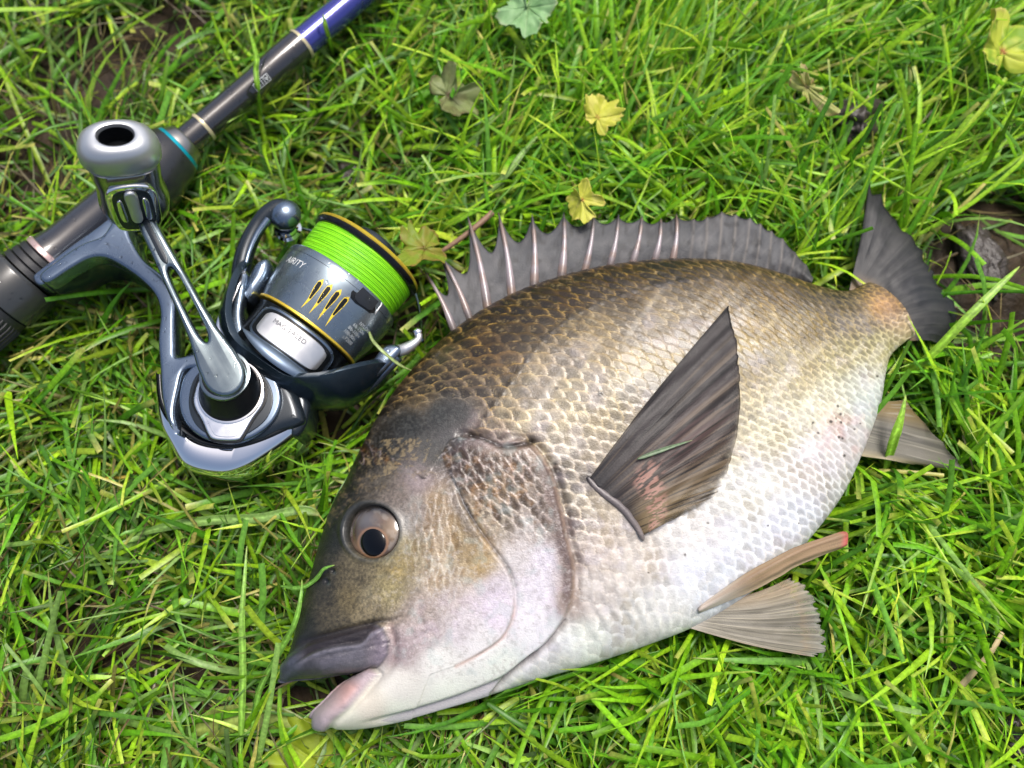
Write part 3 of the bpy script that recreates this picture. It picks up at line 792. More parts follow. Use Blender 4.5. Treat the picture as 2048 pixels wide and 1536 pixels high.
# surface height lookup of the fish's upper side (used to rest other things on it)
_tp = pr(top.reshape(-1, 3)); _tz = top.reshape(-1, 3)[:, 2]
_cell = {}
_ci = (np.floor(_tp[:, 0] / 12).astype(int) * 1000 + np.floor(_tp[:, 1] / 12).astype(int))
_o = np.argsort(_ci); _u, _s = np.unique(_ci[_o], return_index=True)
_zm = np.maximum.reduceat(_tz[_o], _s)
_cell = dict(zip(_u.tolist(), _zm.tolist()))
def fish_z(px, py, default=ZM):
    return _cell.get(int(math.floor(px / 12)) * 1000 + int(math.floor(py / 12)), default)
FISH_POLY = np.concatenate([Dp[::12], Vp[::-12]])

# ---- eye
def eye():
    ez = fish_z(EX, EY - 70, .045)
    zc = fish_z(EX + 62, EY + 20, .047)
    c = un(EX, EY, zc - .0035)
    # local frame: skin normal at the eye
    i0, j0 = np.unravel_index(np.argmin(re_), re_.shape)
    n = Nn[max(i0 - 30, 0):i0 + 30, max(j0 - 30, 0):j0 + 30].reshape(-1, 3).mean(0); n /= np.linalg.norm(n)
    c = top[max(i0 - 40, 0):i0 + 40, max(j0 - 40, 0):j0 + 40].reshape(-1, 3).mean(0) * 0 + un(EX, EY, Zt[i0, j0]) - n * .0030
    pc = pr(c[None])[0]
    dep = -((c - CAM) @ _B)
    R = ER / FPX * dep * 1.04
    rr = np.linspace(0, 1, 48); ph = np.linspace(0, 2 * np.pi, 72, endpoint=False)
    ex = np.cross(n, [0, 1, 0]); ex /= np.linalg.norm(ex); ey = np.cross(ex, n); ey = -ey if ey[1] < 0 else ey; 
    if ex[0] < 0: ex = -ex
    RR, PH = np.meshgrid(rr, ph, indexing='ij')
    def pos(RR, PH, dome, lift):
        return c + (R * RR * np.cos(PH))[..., None] * ex + (R * RR * np.sin(PH))[..., None] * ey + (lift + dome * np.sqrt(np.clip(1 - (RR * .90) ** 2, 0, 1)))[..., None] * n
    V = pos(RR, PH, .0050, -.0010)
    q = pr(V.reshape(-1, 3)); qx, qy = q[:, 0], q[:, 1]
    PX, PY = EX, EY + 22
    d = np.hypot(qx - PX, (qy - PY))
    r0 = np.hypot(qx - EX, qy - EY) / ER
    col = np.tile(lin((66, 54, 45)), (len(qx), 1))
    def tn(m, rgb):
        nonlocal col
        col = col * (1 - m[:, None]) + lin(rgb) * m[:, None]
    nz = fbm(qx, qy, 26, 5, 3)
    tn(smooth(.4, .7, nz) * .6, (112, 92, 68)); tn(smooth(.5, .75, fbm(qx, qy, 18, 8, 2)) * .7, (86, 60, 44)); tn(smooth(.55, .8, noise(qx, qy, 4, 8)) * .5, (60, 48, 40)); tn(smooth(.55, .75, fbm(qx, qy, 14, 28, 3)) * .5, (150, 142, 132))
    tn(np.exp(-(((qx - 735) / 28) ** 2 + ((qy - 1040) / 20) ** 2)) * .7, (98, 96, 98))
    tn(np.exp(-(((qx - 780) / 14) ** 2 + ((qy - 1055) / 26) ** 2)) * .5, (140, 118, 92))
    tn(np.exp(-(((qx - 712) / 12) ** 2 + ((qy - 1100) / 18) ** 2)) * .5, (146, 120, 98))
    tn(smooth(.80, .95, r0) * .9, (44, 34, 28)); tn(smooth(0, 26, 1040 - qy) * smooth(.62, .82, r0) * .9, (20, 20, 20))  # dark rim; crescent at the top is socket shadow painted on the eye
    tn(np.exp(-((d - 29) / 2.4) ** 2) * .6, (150, 112, 80))
    tn(1 - smooth(24.5, 27, d), (6, 7, 10))
    e = mesh_np("eye", V.reshape(-1, 3) - FO, grid_faces(48, 72, True)[:, ::-1], M_eye, fish, col=col)
    # pupil: a dark lens standing slightly out of the iris
    pcen = un(PX, PY, (c + n * .0035)[2])
    off = np.array([(pcen - c) @ ex, (pcen - c) @ ey])
    rp = 27 / FPX * dep
    RP, PHP = np.meshgrid(np.linspace(0, 1, 16), np.linspace(0, 2 * np.pi, 40, endpoint=False), indexing='ij')
    a = off[0] + rp * RP * np.cos(PHP); b2 = off[1] + rp * RP * np.sin(PHP) * .98
    rr2 = np.clip((a ** 2 + b2 ** 2) / R ** 2, 0, .98)
    V2 = c + a[..., None] * ex + b2[..., None] * ey + (-.0010 + .0050 * np.sqrt(1 - rr2 * .81) + .00012 + .0005 * np.sqrt(1 - RP ** 2 * .99))[..., None] * n
    mesh_np("pupil", V2.reshape(-1, 3) - FO, grid_faces(16, 40, True)[:, ::-1], M_pupil, e)
M_pupil = mat_basic("pupil", (.001, .0012, .002), .04, spec=.4)
eye()
# ------------------------------------------------------------------ fins
def solid(o, t_mm):
    md = o.modifiers.new("thickness", 'SOLIDIFY'); md.thickness = t_mm * MM; md.offset = 0
    return o

def fin_sheet(name, rays, nseg=24, across=10, ridge=.35, colf=None, alphaf=None, notch=None, sag=0.0, wob=.25, seed=1, parent=None, lift=None, thick=.35):
    """rays: list of polylines [(px,py,z mm),...] from base to tip; the sheet spans between neighbouring rays"""
    R = []
    for r in rays:
        P = np.array([un(a, b_, z * MM) for a, b_, z in r])
        C = catmull(P, 8) if len(P) > 2 else P
        L = np.concatenate([[0], np.cumsum(np.linalg.norm(np.diff(C, axis=0), axis=1))])
        t = np.linspace(0, L[-1], nseg)
        R.append(np.stack([np.interp(t, L, C[:, k]) for k in range(3)], -1))
    R = np.array(R)                                            # (nr, nseg, 3)
    nr = len(R)
    W = catmull(R.reshape(nr, -1), across).reshape(-1, nseg, 3)
    na = len(W)
    pos = np.arange(na) / across                               # ray coordinate
    fr = np.abs(pos - np.round(pos)) * 2                       # 0 on a ray, 1 between
    sj = np.linspace(0, 1, nseg)
    if notch is not None:                                      # membrane pulls back between rays
        n_ = notch(pos)[:, None] * (4 * (pos % 1) * (1 - pos % 1))[:, None]
        keep = 1 - n_ * 1.0
        # shorten each line of the sheet towards its base
        W2 = np.empty_like(W)
        for i in range(na):
            tq = sj * keep[i, 0]
            for k in range(3): W2[i, :, k] = np.interp(tq, sj, W[i, :, k])
        W = W2
    PX = pr(W.reshape(-1, 3)).reshape(na, nseg, 2)
    nrm = np.cross(np.gradient(W, axis=0), np.gradient(W, axis=1)); nrm /= np.linalg.norm(nrm, axis=-1)[..., None] + 1e-12
    nrm *= np.sign(nrm[..., 2:3] + 1e-9)
    h = ridge * (1 - fr)[:, None] ** 2 * (1 - .6 * sj)[None] * smooth(.22, .5, sj)[None] + wob * (fbm(PX[..., 0], PX[..., 1], 22, seed, 2) - .5) * 2 * smooth(.1, .3, sj)[None]
    if lift is not None: h = h + lift(PX[..., 0], PX[..., 1])
    W = W + nrm * (h * MM)[..., None]
    c = colf(PX[..., 0], PX[..., 1], pos[:, None] + 0 * sj, fr[:, None] + 0 * sj, sj[None] + 0 * pos[:, None])
    a = np.ones(c.shape[:2]) if alphaf is None else alphaf(PX[..., 0], PX[..., 1], pos[:, None] + 0 * sj, fr[:, None] + 0 * sj, sj[None] + 0 * pos[:, None])
    o = mesh_np(name, W.reshape(-1, 3) - FO, grid_faces(na, nseg), M_fin, parent or fish, col=c, alpha=a)
    return solid(o, thick)

def mixc(base, *layers):
    c = np.array(base)
    for m, rgb in layers: c = c * (1 - m[..., None]) + lin(rgb) * m[..., None]
    return c

# dorsal fin: eleven spines, then soft rays; it lies back flat on the grass
SP = [((905, 657), (852, 548)), ((936, 632), (881, 512)), ((973, 610), (937, 441)), ((1022, 588), (998, 434)), ((1067, 567), (1064, 436)), ((1122, 549), (1127, 432)),
      ((1169, 538), (1187, 434)), ((1219, 529), (1236, 434)), ((1264, 525), (1283, 436)), ((1308, 520), (1321, 441)), ((1344, 519), (1352, 433))]
SR = [((1378, 519), (1387, 438)), ((1408, 520), (1414, 435)), ((1435, 522), (1443, 424)), ((1461, 524), (1472, 430)), ((1486, 528), (1500, 437)), ((1510, 534), (1521, 448)), ((1533, 542), (1543, 463)), ((1556, 548), (1565, 478)), ((1577, 555), (1590, 505)), ((1598, 563), (1612, 530)), ((1618, 570), (1626, 556))]
def bz(px): return 32.5
rays = []
for i, (b0, t0) in enumerate(SP + SR):
    b0 = (b0[0] - (t0[0] - b0[0]) * .10, b0[1] - (t0[1] - b0[1]) * .10)
    mid = ((b0[0] + t0[0]) / 2 + (4 if i < 11 else 2), (b0[1] + t0[1]) / 2)
    rays.append([(b0[0], b0[1], 31), (mid[0], mid[1], 33), (t0[0], t0[1], 32)])
def dcol(x, y, p, fr, s):
    c = np.empty((*x.shape, 3)); c[:] = lin((88, 90, 95))
    n = fbm(x, y, 40, 4, 3)
    c = mixc(c, (smooth(.45, .7, n) * .5, (122, 120, 122)), (smooth(.5, .75, fbm(x, y, 20, 14, 2)) * .35, (58, 58, 62)),
             (smooth(.86, 1, s) * .7 * smooth(.35, .6, noise(x, y, 7, 3) + .15), (40, 40, 44)), (1 - smooth(0, .12, s), (58, 54, 48)),
             (np.exp(-(fr / .2) ** 2) * smooth(10.6, 11.2, p) * .65, (150, 142, 134)), (smooth(18, 20.5, p) * .6, (66, 68, 62)),
             (smooth(.6, .8, noise(x + y, y * .3, 8, 9)) * .25, (130, 128, 130)), (smooth(.55, .8, fbm(x * 1.6, y * .7, 15, 33, 3)) * .5, (44, 44, 48)), (smooth(.78, .88, noise(x, y * .5, 9, 35)) * .6, (30, 30, 32)))
    return c * .5
dorsal = fin_sheet("dorsal_fin", rays, 26, 14, ridge=.55, colf=dcol, notch=lambda p: np.interp(p, [0, 1, 2, 3, 4, 5, 6, 8, 10, 12, 21], [.5, .48, .46, .38, .30, .22, .15, .12, .08, .05, .06]), wob=.2, seed=5, thick=.4)
M_spine = mat_attr("fin_spine", rough=.3, coat=.4, bump=.1)
for i, (b0, t0) in enumerate(SP):
    B0 = un(b0[0] - (t0[0] - b0[0]) * .12, b0[1] - (t0[1] - b0[1]) * .12, .0312); T0 = un(t0[0] + (t0[0] - b0[0]) * .05, t0[1] + (t0[1] - b0[1]) * .05, .0330)
    k = 22; t = np.linspace(0, 1, k)[:, None]
    side = np.cross(T0 - B0, [0, 0, 1]); side /= np.linalg.norm(side)
    path = B0 + (T0 - B0) * t + side * (.0008 * np.sin(t * np.pi)) + np.array([0, 0, .0016]) * np.sin(t * np.pi * .9)
    path = (path - FO) * 1000
    rad = (1.8 if i in (2, 3, 4, 5) else 1.4) * (1 - t[:, 0]) ** .6 * (.85 + .15 * np.sin(t[:, 0] * 9)) + .10
    q = t[:, 0]
    c = mixc(np.tile(lin((118, 106, 104)), (k, 1)), (np.exp(-((q - .45) / .25) ** 2) * .7, (196, 184, 190)), (smooth(.7, .95, q), (62, 58, 60)), ((1 - smooth(.05, .2, q)) * .6, (84, 74, 66)), (.5 * (noise(q * 100, 0 * q + i * 9, 9, 2) > .6), (150, 122, 104)))
    o = tube("spine", path, rad, M_spine, dorsal, n=8, flat=.8)
    a = o.data.color_attributes.new("col", 'FLOAT_COLOR', 'POINT'); cc = np.ones((len(o.data.vertices), 4), np.float32)
    cc[:, :3] = np.repeat(c * .75, 8, axis=0)[:len(o.data.vertices)]; a.data.foreach_set("color", cc.ravel())

# tail fin: spread fan, upper lobe upright on the grass, lower lobe sinking into it
TL = [((1704, 583), (1722, 470), (1738, 364)), ((1714, 577), (1744, 470), (1762, 388)), ((1724, 572), (1766, 490), (1792, 440)), ((1736, 572), (1790, 510), (1822, 474)), ((1750, 580), (1806, 530), (1845, 500)),
      ((1764, 592), (1822, 552), (1866, 545)), ((1778, 605), (1838, 575), (1884, 580)), ((1792, 618), (1852, 600), (1908, 602)), ((1802, 632), (1862, 624), (1918, 628)), ((1812, 648), (1866, 648), (1916, 655)), ((1822, 664), (1866, 668), (1905, 682)), ((1828, 676), (1862, 682), (1892, 700))]
trays = [[(b_[0] - 8, b_[1] + 6, 29.5), (m_[0], m_[1], 29 - i * .5), (t_[0], t_[1], 27 - i * 1.2)] for i, (b_, m_, t_) in enumerate(TL)]
def tcol(x, y, p, fr, s):
    c = np.empty((*x.shape, 3)); c[:] = lin((84, 84, 86))
    st = noise(p * 9, s * 1.2, 1, 8)
    return mixc(c, (smooth(.45, .8, st) * .5, (120, 118, 116)), (smooth(.45, .7, fbm(x, y, 20, 21, 2)) * .4, (56, 58, 64)), (smooth(.8, 1, s) * .7, (34, 36, 42)), ((1 - smooth(0, .22, s)) * .9, (196, 164, 124)),
                (np.exp(-((p - 6.5) / 1.6) ** 2) * smooth(.2, .5, s) * .5, (52, 58, 72)), (1 - smooth(0, .35, p), (40, 40, 42))) * .34
fin_sheet("tail_fin", trays, 30, 30, ridge=.45, colf=tcol, notch=lambda p: .02 + .08 * noise(p * 2.5, 0 * p, 1, 8), wob=.4, seed=9, thick=.45)

# pectoral fin lying folded back across the flank
PB = [(1178, 958), (1190, 972), (1205, 985), (1222, 998), (1238, 1010), (1252, 1024), (1264, 1040), (1274, 1054), (1284, 1072)]
PT = [(1456, 612), (1474, 690), (1479, 752), (1480, 815), (1474, 868), (1462, 918), (1446, 965), (1420, 1000), (1352, 1034)]
prs = []; _ZB = np.array([[fish_z(bx + (tx - bx) * t, by + (ty - by) * t, .048) * 1000 for t in (0, .25, .5, .75, 1)] for (bx, by), (tx, ty) in zip(PB, PT)])
for _ in range(3): _ZB = np.concatenate([_ZB[:1], (_ZB[:-2] + 2 * _ZB[1:-1] + _ZB[2:]) / 4, _ZB[-1:]])
for _r, ((bx, by), (tx, ty)) in enumerate(zip(PB, PT)):
    mpt = [((bx + (tx - bx) * t + (14 if tx > 1440 else 4) * math.sin(t * math.pi) * -.5), by + (ty - by) * t) for t in (0, .25, .5, .75, 1)]
    pl = []
    for k, (qx, qy) in enumerate(mpt):
        zb = _ZB[_r, k]
        pl.append((qx, qy, zb + [.3, 2.6, 2.9, 2.2, 1.5][k]))
    prs.append(pl)
def pcol(x, y, p, fr, s):
    c = np.empty((*x.shape, 3)); c[:] = lin((104, 90, 82))
    st = noise(p * 7, s * 1.3, 1, 18); st2 = noise(p * 13, s * 2, 1, 28)
    c = mixc(c, ((1 - smooth(1.2, 4.2, p)) * .85, (76, 72, 74)), (smooth(3.6, 6.2, p) * .85, (164, 144, 108)), (np.exp(-((p - 3) / 1.2) ** 2) * np.exp(-((s - .6) / .25) ** 2) * .6, (124, 96, 94)),
             (smooth(.5, .8, st) * .5, (150, 134, 114)), (np.exp(-((fr - 1) / .12) ** 2) * .6 * smooth(.1, .3, s), (36, 32, 32)), (np.exp(-((fr - .5) / .08) ** 2) * .35 * smooth(.3, .5, s), (44, 40, 38)), (smooth(.55, .8, st2) * .75, (40, 36, 36)), ((1 - smooth(0, .16, s)) * (1 - smooth(5, 8, p)) * .8, (50, 48, 52)),
             (smooth(.14, .2, s) * (1 - smooth(.3, .42, s)) * smooth(2, 3.2, p) * (noise(p * 7, s * 26, 1, 5) > .5) * .75, (214, 168, 152)), ((1 - smooth(0, .25, p)) * .8, (38, 36, 38)), (smooth(.93, 1, s) * (1 - smooth(0, 1, p)) * .8, (46, 42, 40)))
    return c ** 1.15 * .60
def palpha(x, y, p, fr, s):
    return 1 - .72 * smooth(2.6, 6.0, p) * smooth(.3, .8, s) * smooth(.1, .6, noise(p * 6, s * 1.5, 1, 44)) - .3 * smooth(.9, 1, s) * smooth(1, 2, p)
pecf = fin_sheet("pectoral_fin", prs, 64, 36, ridge=.6, colf=pcol, alphaf=palpha, notch=lambda p: .014 * noise(p * 9, 0 * p, 1, 4), wob=.2, seed=12, thick=.4, lift=lambda x, y: .55 * np.sin((-(x - 1180) * .78 + -(y - 960) * .62) / 4.2 + x / 21) * .35)

_pr = catmull([(1174, 954)] + PB + [(1286, 1080)], 4)
_zr = np.interp(np.linspace(0, 1, len(_pr)), np.linspace(0, 1, 9), _ZB[:, 0] * .001) + .0001
_P = np.array([un(a, b_, z_) for (a, b_), z_ in zip(_pr, _zr)]); _P = (_P - FO) * 1000
_t = np.linspace(0, 1, len(_P))
_c = mixc(np.tile(lin((112, 104, 104)), (len(_P), 1)), (1 - smooth(0, .2, _t), (26, 25, 28)), (smooth(.6, .9, _t) * .6, (150, 138, 132)))
fr_ = tube("fin_root", _P, 1.35 * np.clip(np.sin(np.pi * (.06 + .88 * _t)), .2, 1) ** .6, M_fish, pecf, n=12, flat=.75)
_a = fr_.data.color_attributes.new("col", 'FLOAT_COLOR', 'POINT'); _cc = np.ones((len(fr_.data.vertices), 4), np.float32); _cc[:, :3] = np.repeat(_c * .7, 12, axis=0)[:len(fr_.data.vertices)]; _a.data.foreach_set("color", _cc.ravel())

# pelvic fins: one fan spread on the grass, the other folded to a narrow strip with its spine
VB = [(1372, 1254), (1376, 1250), (1384, 1244), (1394, 1236), (1404, 1228), (1414, 1218), (1424, 1208)]
VT = [(1628, 1314), (1652, 1300), (1648, 1262), (1640, 1228), (1628, 1196), (1610, 1170), (1580, 1156)]
vrs = [[(b_[0] - 14, b_[1] - 4, 31.5), ((b_[0] + t_[0]) / 2, (b_[1] + t_[1]) / 2 + 6, 31.5), (t_[0], t_[1], 28)] for b_, t_ in zip(VB, VT)]
def vcol(x, y, p, fr, s):
    c = np.empty((*x.shape, 3)); c[:] = lin((148, 142, 126))
    st = noise(p * 10, s * 1.1, 1, 48)
    return mixc(c, (smooth(.5, .75, st) * .65, (96, 92, 82)), (smooth(.62, .85, noise(p * 14, s * 1.3, 1, 3)) * .5, (206, 196, 172)), (smooth(3.6, 5.6, p) * .7, (186, 164, 132)), ((1 - smooth(0, .2, s)) * .8, (214, 206, 196)),
                ((1 - smooth(0, .3, p)) * .6, (186, 164, 140)), (np.exp(-((s - .87) / .012) ** 2) * .5, (190, 150, 96)), (smooth(.93, 1, s) * .4, (168, 176, 168))) * .7
def valpha(x, y, p, fr, s):
    return 1 - .45 * smooth(.35, .9, s) * smooth(.8, 1.6, p) * smooth(.15, .7, noise(p * 8, s * 3, 1, 7))
fin_sheet("pelvic_fin", vrs, 36, 40, ridge=.4, colf=vcol, alphaf=valpha, notch=lambda p: .06 * noise(p * 9, 0 * p, 1, 14), wob=.3, seed=15, thick=.35)
S0 = [[(1400, 1214, 33), (1500, 1144, 41), (1600, 1092, 40), (1684, 1066, 38)], [(1398, 1217, 34), (1502, 1154, 42.5), (1602, 1101, 41.5), (1694, 1068, 39)], [(1397, 1220, 34), (1506, 1164, 41), (1606, 1114, 40), (1692, 1086, 38)], [(1396, 1224, 33), (1510, 1176, 38), (1600, 1126, 37.5), (1680, 1094, 36)]]
def scol(x, y, p, fr, s):
    c = np.empty((*x.shape, 3)); c[:] = lin((176, 148, 116))
    return mixc(c, (smooth(1.6, 3, p) * .5, (214, 188, 156)), ((1 - smooth(0, .6, p)) * .8, (92, 66, 48)), (smooth(.5, .8, noise(p * 5, s * 2, 1, 8)) * .5, (206, 186, 150)), (smooth(.55, .8, noise(p * 8, s * 3, 1, 18)) * .5, (128, 112, 92)), ((1 - smooth(.1, .4, s)) * .7, (220, 212, 200)), (smooth(.94, 1, s), (226, 110, 110)), (np.exp(-((p - 1) / .3) ** 2) * .5, (132, 104, 76)), ((1 - smooth(0, .15, s)) * .6, (206, 190, 176))) * .75
S0 = [[(x_, y_, max(z_, (fish_z(x_, y_, 0) * 1000 + .6)) if x_ > 1450 else fish_z(x_, y_, .033) * 1000 - .3) for x_, y_, z_ in r_] for r_ in S0]
fin_sheet("pelvic_fin", S0, 40, 10, ridge=.5, colf=scol, wob=.25, seed=17, thick=1.2)

# anal fin half sunk in the grass
AB = [(1757, 806), (1755, 830), (1750, 850), (1743, 870), (1734, 890), (1722, 912)]
AT = [(1812, 800), (1850, 848), (1886, 886), (1915, 920), (1924, 940), (1850, 930)]
ars = [[(b_[0] - 16, b_[1] - 2, 28), ((b_[0] + t_[0]) / 2, (b_[1] + t_[1]) / 2, 26), (t_[0], t_[1], 23)] for b_, t_ in zip(AB, AT)]
def acol(x, y, p, fr, s):
    c = np.empty((*x.shape, 3)); c[:] = lin((126, 122, 110))
    return mixc(c, (smooth(.5, .75, noise(p * 8, s * 1, 1, 41)) * .6, (72, 70, 66)), ((1 - smooth(.4, 1.8, p)) * .8, (150, 126, 74)), (smooth(4, 5, p) * .7, (206, 190, 150)), (smooth(.65, .85, noise(p * 12, s * 1.5, 1, 5)) * .5, (188, 182, 164))) * .68
fin_sheet("anal_fin", ars, 30, 34, ridge=.4, colf=acol, alphaf=lambda x, y, p, fr, s: 1 - .2 * smooth(.4, .9, s), notch=lambda p: .04 + 0 * p, wob=.25, seed=19)

FIN_POLYS = [  # plan outlines with the height of the sheet, for keeping blades of grass out of them
    (np.array([un(*p_, .032)[:2] for p_ in [s_[0] for s_ in SP + SR] + [s_[1] for s_ in (SP + SR)[::-1]]]), .026),
    (np.array([un(*p_, .027)[:2] for p_ in [t_[0] for t_ in TL] + [t_[2] for t_ in TL[::-1]]]), .020),
    (np.array([un(*p_, .026)[:2] for p_ in VB + VT[::-1]]), .022),
    (np.array([un(*p_, .032)[:2] for p_ in [(1400, 1205), (1600, 1085), (1692, 1060), (1692, 1095), (1600, 1122), (1420, 1230)]]), .027),
    (np.array([un(*p_, .026)[:2] for p_ in AB + AT[::-1]]), .019)]
# ------------------------------------------------------------------ fishing rod
RZ = .030
r0 = un(-4, 603, RZ); r1 = un(605, 87, RZ)
rdir = (r1 - r0); rang = math.atan2(rdir[1], rdir[0]); rlen = np.linalg.norm(rdir)
rod = empty("fishing_rod", (float(r0[0]), float(r0[1]), 0), rang)
tag(rod, "black and blue fishing rod lying across the grass with the reel clamped to it", "fishing rod")
def rt(px, py):
    """station along the rod, mm"""
    return float((un(px, py, RZ) - r0) @ (rdir / rlen) * 1000)
def rpx(px, py, half):
    """radius in mm of half a width seen in the photograph"""
    dep = -((un(px, py, RZ) - CAM) @ _B)
    return half / FPX * dep * 1000
RO = (0, 0, RZ * 1000)
M_seat = mat_basic("reel_seat_grey", (.022, .023, .028), .18, 0, coat=1.0, rough_var=.05, noise_scale=200)
M_hood = mat_basic("hood_grey", (.032, .034, .034), .26, 0, coat=.35, noise_amt=.1, noise_scale=120)
M_cone = mat_basic("cone_grey", (.016, .017, .02), .32, 0, coat=.3, rough_var=.05, noise_scale=200, bump=.04)
M_shaft = mat_basic("shaft_black", (.016, .016, .019), .14, 0, coat=1.0)
M_blank = mat_basic("blank_blue", (.035, .04, .26), .14, .55, coat=1.0, noise_amt=.4, noise_scale=60)
M_ring = mat_basic("cream_thread", (.5, .44, .27), .35, .3)
M_teal = mat_basic("teal_ring", (.0, .28, .36), .3, .5)
M_pink = mat_basic("rose_ring", (.52, .38, .36), .35, .6)
M_collar = mat_basic("steel_collar", (.3, .29, .28), .3, 1)
a0, a1, a2, a3, a4 = rt(-4, 603), rt(62, 557), rt(100, 522), rt(109, 513), rt(250, 398)
R1, R2, R3 = rpx(30, 575, 74), rpx(80, 540, 60), rpx(180, 450, 43)
# ribbed locking nut, runs out of the picture
n = 96; prof_ = np.array([(-95, R1 * .93), (-60, R1 * .95), (-3, R1 * .95), (-1, R1 * .9)])
ph = np.linspace(0, 2 * np.pi, n * 4, endpoint=False)
rib = 1 - .035 * (np.sin(ph * 40) > .0)
V = []
for s, r in [(-95, 0), (-95, R1 * .95), (-4, R1 * .97), (-2.5, R1 * .93), (0, R1 * .93), (0, 0)]:
    rr = r * (rib if s in (-95, -4) else 1 + 0 * rib)
    V.append(np.stack([s + 0 * ph, rr * np.sin(ph), rr * np.cos(ph) + RO[2]], -1))
mesh_np("locking_nut", np.array(V).reshape(-1, 3) * MM, grid_faces(6, len(ph), True)[:, ::-1], M_rubber, rod, smooth_angle=25)
lathe("rear_hood", [(a0, 0), (a0, R1 * .9), (a0 + 1, R1), (a1 - 1.6, R1 * 1.01), (a1 - .8, R1 * .99), (a1, R1 * .94), (a1, 0)], M_hood, rod, origin=RO, n=96)
for k in range(3):
    w = (a2 - a1 - .6) / 3; s = a1 + .3 + k * w
    rr = R2 * (1 - .05 * k)
    lathe("rubber_ring", [(s, 0), (s, rr * .9), (s + .35, rr), (s + w - .5, rr * .985), (s + w - .2, rr * .93), (s + w - .05, rr * .85), (s + w - .05, 0)], M_rubber, rod, origin=RO, n=80)
lathe("rose_ring", [(a2, 0), (a2, R2 * .86), (a2 + .3, R2 * .88), (a3 - .3, R2 * .86), (a3, R2 * .82), (a3, 0)], M_pink, rod, origin=RO, n=80)
lathe("reel_seat", [(a3 - .2, 0), (a3 - .2, R3 * 1.12), (a3 + 6, R3), (a4 - 10, R3 * .97), (a4 + 6, R3), (a4 + 7, 0)], M_seat, rod, origin=RO, n=80)
c0, c1 = a4 - 2, rt(352, 294)
RC = rpx(310, 340, 78)
c0 = rt(258, 388)
cone = lathe("front_hood", [(c0, 0), (c0, RC * .80), (c0 + .8, RC * .9), (c0 + 5, RC * 1.0), (c0 + 11, RC * 1.0), (c0 + 16, RC * .93), (c0 + 20, RC * .83), (c1 - 1.0, rpx(350, 296, 54)), (c1 - .6, rpx(350, 296, 52)), (c1 - .6, 0)], M_cone, rod, origin=RO, n=96)
lathe("teal_ring", [(c1 - .6, 0), (c1 - .6, rpx(352, 294, 52)), (c1 + .8, rpx(352, 294, 49)), (c1 + 1.0, rpx(352, 294, 46)), (c1 + 1.0, 0)], M_teal, rod, origin=RO, n=80)
c2 = rt(372, 279)
lathe("collar", [(c1 + 1.0, 0), (c1 + 1.0, rpx(360, 290, 45)), (c2 - .8, rpx(365, 285, 40)), (c2, rpx(370, 280, 36)), (c2, 0)], M_collar, rod, origin=RO, n=80)
d1, d2, d3 = rt(405, 252), rt(602, 88), rt(960, -215)
RS = rpx(405, 252, 29)
lathe("shaft", [(c2 - .2, 0), (c2 - .2, RS), (d1, RS), (d1 + 6, RS * .97), (d1 + 30, RS * .98), (d2 - 12, RS * 1.12), (d2, RS * 1.12), (d2 + .4, 0)], M_shaft, rod, origin=RO, n=64)
lathe("cream_ring", [(d1 - .9, RS * .9), (d1 - .7, RS * 1.04), (d1, RS * 1.06), (d1 + .7, RS * 1.03), (d1 + .9, RS * .9)], M_ring, rod, origin=RO, n=64)
lathe("cream_ring", [(d2 - .7, RS), (d2 - .6, RS * 1.15), (d2 + .3, RS * 1.16), (d2 + .8, RS * 1.1), (d2 + .9, RS)], M_ring, rod, origin=RO, n=64)
lathe("blank", [(d2 + .2, 0), (d2 + .2, RS * 1.04), (d2 + 4, RS * 1.02), (d2 + 60, RS * .96), (d3 + 60, RS * .85), (d3 + 60, 0)], M_blank, rod, origin=RO, n=64)
# boxed letters on the shaft, read from the other side
def on_shaft(pts, s_at, phi0, lift=.06, R=None):
    out = []
    R = R or RS * 1.03
    for x, y in pts:
        ph_ = phi0 + y / R
        out.append((( s_at + x) * MM, -(R + lift) * math.sin(ph_) * MM, (RO[2] + (R + lift) * math.cos(ph_)) * MM))
    return out
ls = rt(502, 176); Wb = 2.6; Hb = 3.0
V = []; F = []
def quad(x0, y0, x1, y1, R=None):
    k = len(V); V.extend(on_shaft([(x0, y0), (x1, y0), (x1, (y0 + y1) / 2), (x0, (y0 + y1) / 2), (x1, y1), (x0, y1)], ls, .62, R=RS * 1.05)); F.extend([(k, k + 1, k + 2, k + 3), (k + 3, k + 2, k + 4, k + 5)])
for q in range(4): quad(q * Wb - .1, 0, q * Wb + .1, Hb)
quad(-.1, -.12, 3 * Wb + .1, .12); quad(-.1, Hb - .12, 3 * Wb + .1, Hb + .12)
for q, ch in enumerate("RIA"):
    tv, tf = text_mesh(ch, 2.9)
    cx = (tv[:, 0].min() + tv[:, 0].max()) / 2
    k = len(V); V.extend(on_shaft([(q * Wb + Wb / 2 - (x - cx), .45 + y) for x, y, _ in tv], ls, .62, R=RS * 1.05)); F.extend([tuple(k + i for i in f_) for f_ in tf])
mesh_py("boxed_lettering", V, F, M_white, rod)
